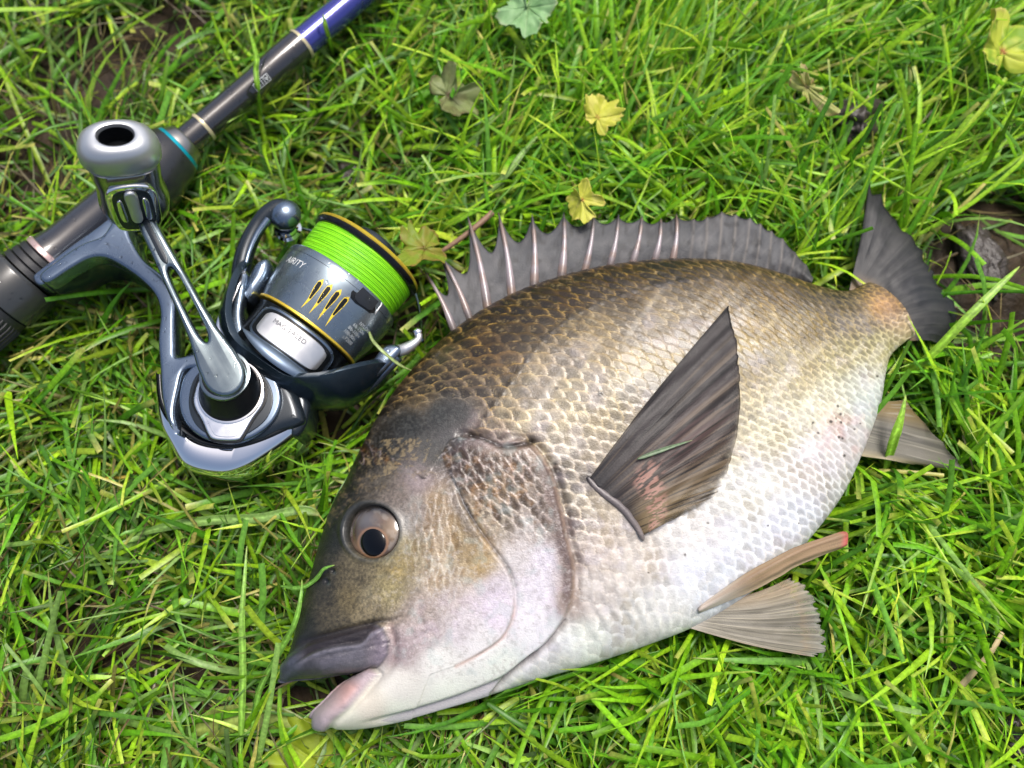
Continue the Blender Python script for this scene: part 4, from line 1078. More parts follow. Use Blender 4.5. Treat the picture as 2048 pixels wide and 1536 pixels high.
# ------------------------------------------------------------------ spinning reel
ZS = 34.0                                                # height of the spool axis, mm
_l = (un(650, 437, .034) + un(820, 590, .034)) / 2; _g = (un(535, 600, .034) + un(705, 715, .034)) / 2
_A = (_l - _g) / np.linalg.norm(_l - _g); _Y = np.array([-_A[1], _A[0], 0])
reel = empty("fishing_reel", (float(_g[0]), float(_g[1]), 0), math.atan2(_A[1], _A[0]))
tag(reel, "blue grey spinning reel wound with bright green line, handle pointing up", "fishing reel")
def RL(px, py, z):
    q = (un(px, py, z * MM) - _g) * 1000
    return np.stack([q @ _A, q @ _Y], -1)
def RLS(pts, z, n=6, closed=True):
    P = np.array([RL(a, b_, z) for a, b_ in pts])
    return catmull(P, n, closed) if n > 1 else P
SO = (0, 0, ZS)
# ---- spool
spool = empty("spool"); spool.parent = reel; spool.scale = (1, .94, .94); spool.location = (0, 0, ZS * .06 * MM)
SK = [(-1.2, 21.0), (-1.2, 22.9), (1.0, 23.4), (6, 24.6), (12, 25.6), (17, 26.0), (20.5, 25.9), (21.6, 25.4), (22.0, 24.4), (22.0, 10)]
lathe("skirt", SK, M_skirt, spool, origin=SO, n=128)
lathe("gold_band", [(-1.9, 21.5), (-1.8, 23.2), (-1.5, 23.5), (-.9, 23.5), (-.7, 23.2)], M_gold, spool, origin=SO, n=128)
def rsk(s): return np.interp(s, [p_[0] for p_ in SK[1:9]], [p_[1] for p_ in SK[1:9]])
# line: many turns laid at slightly crossing angles
ns, nph = 150, 200
s_ = np.linspace(21.9, 34.4, ns)[:, None]; ph = np.linspace(0, 2 * np.pi, nph, endpoint=False)[None]
ss = s_ + 0 * ph
rr = 22.9 + .9 * (s_ - 22) / 12 + .25 * np.sin((s_ - 22) / 12.4 * np.pi)
wv = np.sin((ss + .5 * np.sin(ph + 1) + .35 * np.sin(2 * ph)) * 2 * np.pi / .62) * .09 + np.sin((ss - .8 * np.sin(ph * 1 + 2.4)) * 2 * np.pi / .97) * .07
rr = rr + wv + .12 * (noise(ss * 3, ph * 2, 1, 5) - .5)
V = np.stack([ss, rr * np.sin(ph), rr * np.cos(ph) + ZS], -1)
k_ = noise((ss + .5 * np.sin(ph + 1)) * 5, ph * 1.2, 1, 9); k2_ = noise((ss - .8 * np.sin(ph + 2.4)) * 7, ph * 2, 1, 19)
c = np.empty((ns, nph, 3)); c[:] = lin((128, 214, 18))
c = mixc(c, (smooth(.4, .8, k_) * .6, (160, 236, 30)), (smooth(.55, .9, k2_) * .5, (78, 158, 14)), (smooth(-.02, -.12, wv) * .5, (40, 110, 10)), (smooth(.86, .95, noise(ss * 9, ph * 1.5, 1, 33)) * .5, (30, 110, 70)))
mesh_np("wound_line", V.reshape(-1, 3) * MM, grid_faces(ns, nph, True)[:, ::-1], M_attr_line, spool, col=c * .9)
lathe("lip", [(34.2, 15), (34.2, 23.2), (34.6, 24.6), (35.6, 25.4), (36.6, 25.6), (36.9, 25.2), (36.9, 15)], M_black, spool, origin=SO, n=128)
lathe("gold_rim", [(36.9, 20), (36.9, 25.2), (37.4, 25.5), (38.0, 25.1), (38.5, 24.2), (38.7, 22.5), (38.2, 20)], M_gold, spool, origin=SO, n=128)
lathe("drag_knob", [(37.5, 0), (37.5, 20.5), (38.5, 18), (38.8, 11), (43, 10.5), (44.2, 9.5), (44.5, 0)], M_navy_dark, spool, origin=SO, n=64)
def on_skirt(pts, lift):
    """pts: (along s, angle in degrees from the top, positive towards the rod)"""
    out = []
    for s, a in pts:
        r = rsk(s) + lift; a = math.radians(a)
        out.append((s * MM, r * math.sin(a) * MM, (ZS + r * math.cos(a)) * MM))
    return out
def skirt_patch(name, outline, lift, mat, parent=spool, depth=.12):
    V = on_skirt(outline, lift); n_ = len(V)
    cs, ca = np.mean([p_[0] for p_ in outline]), np.mean([p_[1] for p_ in outline])
    mid = on_skirt([(cs * .5 + s * .5, ca * .5 + a * .5) for s, a in outline], lift); cen = on_skirt([(cs, ca)], lift)
    low = on_skirt(outline, lift - depth)
    V = V + mid + cen + low
    F = []
    for i in range(n_):
        j = (i + 1) % n_
        F += [(i, j, n_ + j, n_ + i), (n_ + i, n_ + j, 2 * n_), (2 * n_ + 1 + i, 2 * n_ + 1 + j, j, i)]
    return mesh_py(name, V, F, mat, parent, smooth_angle=40)
def sang(px, py):
    """(s, angle) on the skirt where a mark is seen"""
    a = 0.0
    s = 8.0
    for _ in range(12):
        z = ZS + rsk(s) * math.cos(math.radians(a))
        q = RL(px, py, z)
        s = float(q[0]); a = math.degrees(math.asin(max(-1, min(1, float(q[1]) / float(rsk(s))))))
    return s, a
slots = [((641, 560), (617, 596), (600, 614)), ((660, 571), (634, 606), (617, 626)), ((679, 582), (651, 618), (635, 640)), ((696, 596), (667, 631), (652, 653))]
for (tpt, bpt, tailp) in slots:
    s1, A1 = sang(*tpt); s0, A0_ = sang(*bpt); sT, AT_ = sang(*tailp)
    w0, w1 = 1.0, 1.9
    out_y = [(sT, AT_), (s0, A0_ + w0 * 1.25), (s0 + (s1 - s0) * .6, (A0_ + A1) / 2 + w1 * 1.35), (s1 - .4, A1 + w1 * 1.15), (s1 + 1.3, A1 - .6), (s1 - .4, A1 - w1 * 1.35), (s0 + (s1 - s0) * .6, (A0_ + A1) / 2 - w1 * 1.35), (s0, A0_ - w0 * 1.25)]
    y_ = skirt_patch("slot_trim", out_y, .10, M_yellow)
    out_b = [(s0 + .2, A0_), (s0 + .5, A0_ + w0 * .9), (s0 + (s1 - s0) * .6, (A0_ + A1) / 2 + w1 * 1.0), (s1 - .7, A1 + w1 * .95), (s1 - .1, A1), (s1 - .7, A1 - w1 * .95), (s0 + (s1 - s0) * .6, (A0_ + A1) / 2 - w1 * 1.0), (s0 + .5, A0_ - w0 * .9)]
    skirt_patch("slot", out_b, .16, M_black, y_)
# line clip window
cl = [sang(*p_) for p_ in [(737, 588), (730, 604), (733, 618), (748, 640), (755, 647), (772, 634)]] 
cl_s = [q[0] for q in cl]; 
clip_o = [(21.9, -33), (16.5, -31), (14.6, -33.5), (14.2, -40), (15.2, -56), (16.4, -60), (21.9, -60)]
M_clip = mat_basic("clip_black", (.012, .013, .015), .3, coat=.3)
skirt_patch("line_clip_frame", clip_o, .25, M_black, depth=.3)
cc_ = np.mean(clip_o, 0)
skirt_patch("line_clip", [tuple(cc_ + (np.array(q) - cc_) * .72) for q in clip_o], .55, M_clip, depth=.5)
skirt_patch("clip_edge", [(16.6, -60.4), (21.6, -60.4), (21.6, -62), (16.2, -62)], .3, M_silver, depth=.3)
# print on the skirt
def skirt_text(name, body, size, s_at, a_at, mat=M_white, shear=0.0, serif=False):
    tv, tf = text_mesh(body, size)
    V = on_skirt([(s_at + y, a_at - math.degrees((x + shear * y) / rsk(s_at))) for x, y, _ in tv], .07)
    return mesh_py(name, V, tf, mat, spool)
sA, aA = sang(585, 524)
skirt_text("maker_print", "AIRITY", 3.7, sA - .2, aA + 15, shear=.2)
sB, aB = sang(719, 641)
for k, ln in enumerate(["NYLON", "6lb-150m", "8lb-100m", "10lb-80m", "LT2500"]):
    skirt_text("capacity_print", ln, 1.9, sB - .8 - k * 1.9, aB - 4 + (0, 4, 6, 7, 3)[k], mat=M_smallprint)
# fine scribed line round the skirt
lathe("scribe_line", [(18.6, 25.8), (18.65, 26.03), (18.8, 26.03), (18.85, 25.8)], M_navy_dark, spool, origin=SO, n=96)

# ---- rotor: a cup that is open on top and reaches forward in two arms
rotor = empty("rotor"); rotor.parent = reel; rotor.scale = (1, .97, .97); rotor.location = (0, 0, ZS * .03 * MM)
NPH, NT = 192, 40
ph = np.linspace(-np.pi, np.pi, NPH, endpoint=False)       # from the top, + towards the rod
deg = np.degrees(ph)
armL = np.exp(-np.abs((deg - 92) / 38) ** 3.0); armR = np.exp(-np.abs((deg + 92) / 38) ** 3.0)
bott = np.exp(-np.abs((np.abs(deg) - 180) / 40) ** 4)
sf = -20.0 + 28.5 * armL + 25.5 * armR + 4 * bott
sb0 = -25.0 + 8.5 * np.maximum(armL, armR) ** 2 * 0
t = np.linspace(0, 1, NT)
S = sb0[None] + (sf - sb0)[None] * t[:, None]
rp = np.interp(S, [-25, -22, -18, -14, -8, 0, 9], [13, 20, 26, 29.6, 32.2, 34.4, 35.4])
topflat = 1 - .16 * np.exp(-(deg / 55) ** 2) - .16 * bott
rp = rp * topflat[None]
V = np.stack([S, rp * np.sin(ph)[None], rp * np.cos(ph)[None] + ZS], -1)
ro = mesh_np("rotor_shell", V.reshape(-1, 3) * MM, grid_faces(NT, NPH, True)[:, ::-1], M_rotor, rotor)
md = ro.modifiers.new("thickness", 'SOLIDIFY'); md.thickness = 2.6 * MM; md.offset = -1
md = ro.modifiers.new("round", 'BEVEL'); md.width = .7 * MM; md.segments = 3; md.limit_method = 'ANGLE'; md.angle_limit = math.radians(50)
# inner drum with a framed window and a bright cup inside
def drum_patch(name, s0, s1, a0_, a1_, r, mat, parent, rc=0.0, n=24, thick=.5):
    """rounded rectangle wrapped round the axis"""
    w, h = abs(a1_ - a0_) / 2, (s1 - s0) / 2; ca, cs = (a0_ + a1_) / 2, (s0 + s1) / 2
    m_ = 25; g_ = np.linspace(-1, 1, m_); Ug, Vg = np.meshgrid(g_, g_, indexing='ij')
    kk = min(.5, rc * .11)
    su = Ug * np.sqrt(1 - kk * Vg ** 6); sv = Vg * np.sqrt(1 - kk * Ug ** 6)
    a = np.radians(ca + w * sv); ss = cs + h * su
    edge_ = np.maximum(np.abs(Ug), np.abs(Vg)) >= 1
    rr_2 = r - np.where(edge_, thick, 0.0)
    V = np.stack([ss, rr_2 * np.sin(a), ZS + rr_2 * np.cos(a)], -1)
    return mesh_np(name, V.reshape(-1, 3) * MM, grid_faces(m_, m_)[:, ::-1], mat, parent, smooth_angle=40)
lathe("drum", [(-24, 0), (-24, 14), (-22.5, 19.5), (-18, 20.6), (-4, 21.0), (-2.6, 21.6), (-2.4, 20.5), (-2.4, 0)], M_black, rotor, origin=SO, n=96)
aC = -16
def frame(a_, s_, s2, name, r, mat, w_=1.0):
    pts_o = []
    return drum_patch(name, s_, s2, aC - a_, aC + a_, r, mat, rotor, rc=3.2)
frame(48, -17.2, -2.9, "window_frame", 22.4, M_navy, 1)
frame(45, -16.2, -4.0, "window_recess", 22.65, M_black, 1)
cup = frame(38, -15.4, -5.0, "cup", 23.0, M_silver, 1)
tv, tf = text_mesh("MAGSEALED", 2.5)
def on_cup(x, y, lift): 
    a = math.radians(aC + 24) - x / 23.0
    return ((-8.9 + y) * MM, (23.0 + lift) * math.sin(a) * MM, (ZS + (23.0 + lift) * math.cos(a)) * MM)
mesh_py("embossed_lettering", [on_cup(x * 1.05, y, .45) for x, y, _ in tv], tf, M_emboss, cup)
M_flange = mat_basic('flange_blue', (.20, .26, .34), .42, .8)
# pale inner flange below the window
V = []; F = []
aa = np.radians(np.linspace(aC - 50, aC + 46, 40))
for i, a in enumerate(aa):
    q = (i / 39 * 2 - 1)
    dp = 4.6 * (1 - q * q)
    for (s, r) in ((-16.0 - .1, 22.6), (-16.2 - dp * .5, 23.6), (-16.4 - dp, 24.0)):
        V.append((s * MM, r * math.sin(a) * MM, (ZS + r * math.cos(a)) * MM))
    if i: k = i * 3; F += [(k - 3, k, k + 1, k - 2), (k - 2, k + 1, k + 2, k - 1)]
fl = mesh_py("inner_flange", V, F, M_flange, rotor); md = fl.modifiers.new("thickness", 'SOLIDIFY'); md.thickness = .5 * MM
# side petals on the rod-side arm
def px3(pts): return np.array([[*RL(a, b_, z), z] for a, b_, z in pts])
def blade_plate(name, pts, z0, z1, bev, mat, parent, n=6, zref=None, tilt=None):
    return plate(name, RLS(pts, zref if zref is not None else (z0 + z1) / 2, n), z0, z1, bev, mat, parent)
blade_plate("arm_petal", [(424, 652), (432, 620), (460, 570), (486, 536), (478, 570), (462, 610), (455, 650), (452, 690), (432, 680)], 36, 44, 1.6, M_plate, rotor, zref=44)
blade_plate("arm_panel", [(447, 660), (458, 610), (478, 562), (490, 545), (484, 590), (480, 630), (488, 690), (462, 694)], 40, 47, 1.4, M_navy, rotor, zref=46)
blade_plate("arm_cap", [(488, 560), (505, 525), (525, 512), (536, 522), (530, 550), (510, 580), (494, 600), (486, 590)], 32, 45, 3.0, M_navy, rotor, zref=44)
blade_plate("arm_hinge", [(466, 700), (452, 680), (450, 640), (474, 600), (486, 640), (500, 690), (490, 712)], 30, 41, 2.0, M_navy_dark, rotor, zref=41)
# bail arm with its line roller
P = px3([(478, 580, 36), (478, 540, 38), (486, 500, 39), (502, 462, 40), (524, 430, 41), (552, 414, 41), (566, 424, 40)])
P = catmull(P, 6); k = len(P)
tube("bail_arm", P, np.interp(np.linspace(0, 1, k), [0, .3, .6, .85, 1], [3.8, 3.8, 3.4, 4.2, 5.4]), M_navy_dark, rotor, n=20, flat=1.0)
P2 = px3([(484, 540, 41.4), (494, 500, 41.6), (510, 464, 42.4), (532, 434, 43.4)]); P2 = catmull(P2, 6)
tube("arm_ridge", P2, np.linspace(.9, 1.5, len(P2)), M_navy, rotor, n=10)
rc_ = px3([(566, 427, 40)])[0]
def ball(name, c, r, mat, parent, sq=(1, 1, 1), n=32):
    u_ = np.linspace(0, np.pi, n // 2 + 1)[:, None]; v_ = np.linspace(0, 2 * np.pi, n, endpoint=False)[None]
    V = np.stack([np.sin(u_) * np.cos(v_) * sq[0], np.sin(u_) * np.sin(v_) * sq[1], np.cos(u_) * sq[2] + 0 * v_], -1) * r + np.asarray(c)
    return mesh_np(name, V.reshape(-1, 3) * MM, grid_faces(n // 2 + 1, n, True), mat, parent)
roll = ball("roller_cover", rc_, 6.3, M_navy, rotor, (1, 1, .9))
rr_ = px3([(570, 452, 34)])[0]
lathe("line_roller", [(-2.6, 0), (-2.6, 4.6), (-2.0, 5.4), (-1, 4.3), (.6, 4.3), (1.6, 5.2), (2.4, 4.5), (2.4, 0)], M_chrome, roll, axis='Z', origin=tuple(rr_), n=48)
# the arm on the far side with its hook
P = px3([(700, 790, 30), (740, 765, 33), (770, 738, 36), (798, 712, 38)]); P = catmull(P, 6)
tube("trip_arm", P, np.linspace(4.6, 3.2, len(P)), M_navy, rotor, n=18, flat=.8)
blade_plate("arm_tip", [(726, 762), (748, 722), (772, 694), (796, 690), (808, 702), (786, 728), (758, 752)], 34, 41.5, 2.2, M_navy, rotor, zref=41)
P = px3([(790, 706, 37), (812, 702, 38.5), (830, 692, 39.5), (842, 680, 40), (840, 668, 40)]); P = catmull(P, 6)
hook = tube("bail_hook", P, np.interp(np.linspace(0, 1, len(P)), [0, .3, .7, 1], [2.2, 2.3, 1.4, 1.5]), M_silver, rotor, n=16)
ball("hook_tip", px3([(840, 668, 40)])[0], 1.9, M_chrome, hook, n=16)
# bail wire passing beneath the spool
tw = np.linspace(0, 1, 40)
wire = np.stack([rc_[0] + (P[-1][0] - rc_[0]) * tw + 22 * np.sin(tw * np.pi), rc_[1] - 1 + (P[-1][1] - rc_[1]) * tw, 33 - 21 * np.sin(tw * np.pi) ** .7], -1)
tube("bail_wire", wire, .7, M_gunmetal, rotor, n=8)

# ---- body with side plates, bumper, stem and foot
bodyr = empty("gear_housing"); bodyr.parent = reel
BO = RLS([(352, 720), (400, 690), (470, 690), (540, 720), (585, 770), (606, 830), (592, 850), (556, 862), (515, 880), (460, 890), (405, 880), (365, 850), (343, 810), (343, 760)], 46, 8)
plate("housing_shell", BO, 20, 46, 4.0, M_navy_dark, bodyr, res=5)
b2 = RLS([(600, 775), (618, 800), (612, 845), (592, 872), (570, 862), (560, 820), (572, 782)], 42, 6)
plate("housing_neck", b2, 24, 43, 3.0, M_navy_dark, bodyr, res=4)
cx_, cy_ = RL(452, 797, 49)
def circ(r, n=72, x=0, y=0): 
    a = np.linspace(0, 2 * np.pi, n, endpoint=False); return np.stack([cx_ + x + r * np.cos(a), cy_ + y + r * np.sin(a)], -1)
plate("housing_ring", RLS([(357, 800), (372, 745), (420, 712), (480, 708), (540, 742), (562, 790), (550, 835), (515, 868), (466, 886), (412, 878), (372, 848)], 48, 8), 44, 48.2, 1.2, M_navy, bodyr)
plate("ring_groove", RLS([(376, 800), (390, 752), (430, 724), (480, 722), (526, 750), (545, 792), (535, 832), (505, 860), (466, 876), (416, 868), (386, 842)], 49, 8), 47, 48.6, .3, M_navy_dark, bodyr)
_sp = [(388, 792), (404, 752), (446, 730), (492, 736), (526, 770), (526, 805), (504, 838), (484, 872), (474, 880), (450, 881), (426, 878), (416, 868), (404, 840), (390, 815)]
_spc = np.mean(_sp, 0)
plate("plate_gap", RLS([tuple(_spc + (np.array(q) - _spc) * 1.075) for q in _sp], 49.2, 5), 47.6, 49.0, .2, M_black, bodyr)
plate("side_plate", RLS([(388, 792), (404, 752), (446, 730), (492, 736), (526, 770), (526, 805), (504, 838), (484, 872), (474, 880), (450, 881), (426, 878), (416, 868), (404, 840), (390, 815)], 49.5, 5), 48, 49.8, .7, M_plate, bodyr)
plate("plate_seam", RLS([(398, 792), (414, 756), (448, 738), (488, 744), (516, 774), (516, 803), (495, 836), (478, 866), (468, 873), (450, 874), (432, 871), (424, 862), (412, 836), (399, 813)], 50, 5), 49, 50.05, .15, M_plate, bodyr)
# chrome bumper round the back: a sloping polished wall below a dark seam
_in = catmull([(317, 745), (320, 790), (328, 822), (346, 848), (394, 887), (455, 898), (513, 888), (570, 864), (600, 846)], 8)
_out = catmull([(314, 750), (312, 800), (318, 848), (336, 890), (366, 934), (433, 950), (486, 938), (548, 902), (604, 862)], 8)
V = []; prof_b = [(0, 43.0), (.06, 43.3), (.5, 42.5), (.8, 41.2), (.93, 39.6), (1.0, 37.0), (1.01, 28), (.96, 18), (.5, 14), (0, 14)]
for f_, z_ in prof_b:
    q = _in * (1 - f_) + _out * f_
    V.append([[*RL(a, b_, 41), z_] for a, b_ in q])
V = np.array(V)
bw = mesh_np("bumper", V.reshape(-1, 3) * MM, grid_faces(len(V), V.shape[1]), M_chrome, bodyr, smooth_angle=40)
bm = bmesh.new(); bm.from_mesh(bw.data); bmesh.ops.holes_fill(bm, edges=[e for e in bm.edges if e.is_boundary], sides=0); bmesh.ops.recalc_face_normals(bm, faces=bm.faces); bm.to_mesh(bw.data); bm.free()
_se = catmull([(319, 750), (322, 790), (331, 820), (348, 843), (396, 880), (455, 891), (512, 881), (568, 857), (598, 840)], 8)
P = np.array([[*RL(a, b_, 43.5), 43.2] for a, b_ in _se])
tube("bumper_seam", P, 1.0, M_black, bodyr, n=8)
# stem and foot
stem = empty("stem"); stem.parent = reel
ST_O = RLS([(252, 436), (262, 474), (288, 520), (330, 556), (351, 596), (352, 640), (352, 690), (356, 715), (392, 708), (418, 714), (402, 735), (372, 742), (360, 780), (352, 830), (362, 872), (340, 850), (326, 800), (322, 740), (318, 680), (322, 630), (312, 592), (280, 558), (236, 528), (206, 516), (176, 520), (140, 540), (96, 567), (82, 551), (120, 520), (165, 490), (205, 474), (222, 452), (236, 432)], 47, 5)
plate("stem_arm", ST_O, 40, 48.5, 1.6, M_navy, stem, res=4)
ST_W = RLS([(250, 440), (260, 480), (286, 526), (322, 562), (340, 605), (340, 690), (344, 800), (336, 830), (330, 790), (328, 690), (330, 630), (316, 594), (282, 562), (240, 538), (206, 530), (170, 540), (126, 570), (108, 580), (92, 562), (140, 520), (205, 482), (232, 442)], 40, 5)
plate("stem_web", ST_W, 24, 41, 1.5, M_navy_dark, stem, res=3)
plate("foot", RLS([(70, 556), (92, 536), (150, 492), (206, 452), (252, 412), (290, 380), (302, 398), (262, 440), (214, 480), (160, 520), (100, 566), (80, 572)], 38, 5), 30, 40, 1.2, M_navy, stem)

# ---- crank handle
handle = empty("handle"); handle.parent = reel
BC = RL(459, 781, 51); BS = (RL(449, 750, 60) - BC) / 9.5
def leaning(o):
    co = np.zeros(len(o.data.vertices) * 3); o.data.vertices.foreach_get("co", co); co = co.reshape(-1, 3)
    co[:, 0] += (co[:, 2] - .0505) * BS[0]; co[:, 1] += (co[:, 2] - .0505) * BS[1]
    o.data.vertices.foreach_set("co", co.ravel()); o.data.update()
    return o
leaning(lathe("boss", [(48.8, 0), (48.8, 11.4), (50.2, 11.6), (50.8, 11.0), (52, 10.6), (55, 9.8), (57.5, 8.9), (59.5, 8.3), (60.2, 7.8), (60.2, 0)], M_black, handle, axis='Z', origin=(*BC, 0), n=72))
leaning(lathe("boss_ring", [(49.6, 11.2), (50.0, 11.9), (50.5, 11.8), (50.7, 10.8)], M_chrome, handle, axis='Z', origin=(*BC, 0), n=72))
leaning(lathe("boss_collar", [(58.6, 8.2), (59.2, 8.9), (59.9, 8.8), (60.1, 8.0)], M_gunmetal, handle, axis='Z', origin=(*BC, 0), n=72))
hb = np.array([*RL(448, 748, 62), 61.5]); he = np.array([*RL(283, 425, 72), 70.5])
hv = he - hb; hl = np.linalg.norm(hv); hx = hv / hl; hz = np.array([0, 0, 1.0]) - hx[2] * hx; hz /= np.linalg.norm(hz); hy = np.cross(hz, hx)
HM = Matrix(((hx[0], hy[0], hz[0], hb[0] * MM), (hx[1], hy[1], hz[1], hb[1] * MM), (hx[2], hy[2], hz[2], hb[2] * MM), (0, 0, 0, 1)))
def arm_out():
    pts = []
    for k in range(13): 
        a = math.radians(90 + k * 15); pts.append((8.2 * math.cos(a), 7.2 * math.sin(a)))
    low = [(6, -6.8), (16, -5.0), (28, -4.3), (40, -3.9), (50, -3.4), (hl, -3.0)]
    return np.array(pts + low + [(x, -y) for x, y in low[::-1]])
slot_ = catmull([(12.5, 0), (16, 1.5), (24, 1.75), (36, 1.6), (41, 1.0), (42.5, 0), (41, -1.0), (36, -1.6), (24, -1.75), (16, -1.5)], 4, True)
arm = plate("handle_arm", arm_out(), -2.4, 2.6, 1.5, M_gunmetal, handle, holes=[slot_], matrix=HM, res=4)
groove = plate("arm_groove", catmull([(43.5, 0), (46, 1.2), (53, 1.1), (hl - 1, .9), (hl - 1, -.9), (53, -1.1), (46, -1.2)], 4, True), 1.0, 2.9, .3, M_navy_dark, arm, matrix=HM)
# knob: bearing housing on the arm's end, then the grip
kc = np.array([*RL(268, 405, 72), 70.0]); kt = np.array([*RL(226, 262, 106), 105.0])
kz = kt - kc; kz /= np.linalg.norm(kz)
kx = np.cross([0, 0, 1.0], np.array([*RL(320, 300, 95), 95]) * 0 + np.array([*(RL(330, 250, 95) - RL(150, 290, 95)), 0])); 
kw = np.array([*(RL(320, 250, 95) - RL(140, 298, 95)), 0.0]); kw -= kz * (kw @ kz); kw /= np.linalg.norm(kw)
kd = np.cross(kz, kw)
def loft(name, secs, mat, parent, n=48, p=2.5, closed_top=True, smooth_angle=50):
    """secs: (along, half width, half depth, shift width, shift depth[, exponent])"""
    a = np.linspace(0, 2 * np.pi, n, endpoint=False); V = []
    for sct in secs:
        z, w_, d_, sw_, sd_ = sct[:5]; pp_ = sct[5] if len(sct) > 5 else p
        x = w_ * np.sign(np.cos(a)) * np.abs(np.cos(a)) ** (2 / pp_) + sw_; y = d_ * np.sign(np.sin(a)) * np.abs(np.sin(a)) ** (2 / pp_) + sd_
        V.append(kc + z * kz + x[:, None] * kw + y[:, None] * kd)
    o = mesh_np(name, np.array(V).reshape(-1, 3) * MM, grid_faces(len(secs), n, True), mat, parent)
    bm = bmesh.new(); bm.from_mesh(o.data)
    bmesh.ops.holes_fill(bm, edges=[e for e in bm.edges if e.is_boundary], sides=0)
    bmesh.ops.recalc_face_normals(bm, faces=bm.faces); bm.to_mesh(o.data); bm.free()
    o.data.polygons.foreach_set("use_smooth", np.ones(len(o.data.polygons), bool)); o.data.set_sharp_from_angle(angle=math.radians(smooth_angle))
    return o
M_knobmetal = mat_basic("knob_steel", (.36, .37, .36), .2, 1.0, noise_amt=.1, noise_scale=150)
M_knob = mat_basic("knob_grip", (.48, .50, .52), .33, .75, noise_amt=.06, noise_scale=200)
hs_ = loft("bearing_housing", [(-7.5, 3, 3, 0, 0), (-7, 5.5, 5.0, 0, 0), (-5, 8.0, 7.0, 0, 0), (-1, 10.6, 8.2, 0, 0), (4, 11.6, 8.4, 0, 0), (9, 11.0, 8.0, 0, 0), (14, 10.4, 7.8, 0, 0), (20, 11.0, 7.9, 0, 0), (24, 11.0, 7.9, 0, 0), (25, 8, 7, 0, 0)], M_knobmetal, handle, p=2.6)
# recessed window of the housing with its axle pin, on the side towards the reel body
sgn = 1.0 if (kd @ np.array([*(RL(450, 755, 60) - RL(265, 400, 70)), 0])) > 0 else -1.0
def hplate(name, pts, y0, y1, bev, mat, parent):
    """flat pieces on the housing's front: outline in (width, along), standing between depths y0 and y1"""
    ez = kd * sgn; ex = kw; ey = kz
    Mx = Matrix(((ex[0], ey[0], ez[0], kc[0] * MM), (ex[1], ey[1], ez[1], kc[1] * MM), (ex[2], ey[2], ez[2], kc[2] * MM), (0, 0, 0, 1)))
    return plate(name, catmull(pts, 5, True), y0, y1, bev, mat, parent, matrix=Mx)
hplate("window_rim", [(-7.0, -1), (-8.0, 8), (-7.6, 17), (-3.8, 20.4), (3.8, 20.4), (7.6, 17), (8.0, 8), (7.0, -1), (3, -3.4), (-3, -3.4)], 6.8, 8.7, .7, M_chrome, hs_)
hplate("window_floor", [(-5.4, 0), (-6.2, 8), (-5.8, 16), (-2.8, 18.8), (2.8, 18.8), (5.8, 16), (6.2, 8), (5.4, 0), (2.4, -1.8), (-2.4, -1.8)], 7.5, 8.95, .2, M_navy_dark, hs_)
hplate("axle_pin", [(-1.7, 4.0), (-1.9, 10), (-1.8, 18), (1.8, 18), (1.9, 10), (1.7, 4.0), (0, 2.6)], 8.3, 10.2, .8, M_silver, hs_)
hplate("bearing_side", [(-4.8, 4), (-5.2, 9), (-4.8, 14), (-3.2, 14.5), (-2.9, 9), (-3.0, 3.6)], 8.3, 9.6, .4, M_chrome, hs_)
hplate("bearing_side", [(4.8, 4), (5.2, 9), (4.8, 14), (3.2, 14.5), (2.9, 9), (3.0, 3.6)], 8.3, 9.6, .4, M_chrome, hs_)
KS = [(24.0, 9, 6.6, 0, 0), (24.6, 11.6, 7.8, 0, 0), (26.2, 12.4, 8.4, 0, 0), (28.5, 12.6, 8.7, 0, 0), (31, 12.2, 8.6, 0, 0), (33.2, 11.2, 8.1, 0, 0), (34.6, 9.8, 7.2, 0, 0), (35.4, 8.4, 6.2, 0, 0), (35.7, 6.4, 5.0, 0, 0), (35.5, 5.8, 4.6, 0, 0, 2.1), (34.2, 5.4, 4.3, 0, 0, 2.0), (30, 5.3, 4.2, 0, 0, 2.0), (28, 5.3, 4.2, 0, 0, 2.0)]
knob = loft("knob", KS, M_knob, handle, p=2.35)
loft("knob_bore", [(28.0, 5.2, 4.1, 0, 0, 2), (28.6, 5.2, 4.1, 0, 0, 2)], M_black, knob)
loft("bore_sleeve", [(28.2, 5.25, 4.15, 0, 0, 2), (34.4, 5.32, 4.22, 0, 0, 2), (34.5, 5.1, 4.0, 0, 0, 2), (28.4, 5.0, 3.9, 0, 0, 2)], M_black, knob)
loft("knob_skirt", [(22.8, 8.8, 6.6, 0, 0), (23.6, 11.0, 7.4, 0, 0), (24.7, 11.5, 7.7, 0, 0), (24.8, 10, 6.6, 0, 0)], M_black, knob)
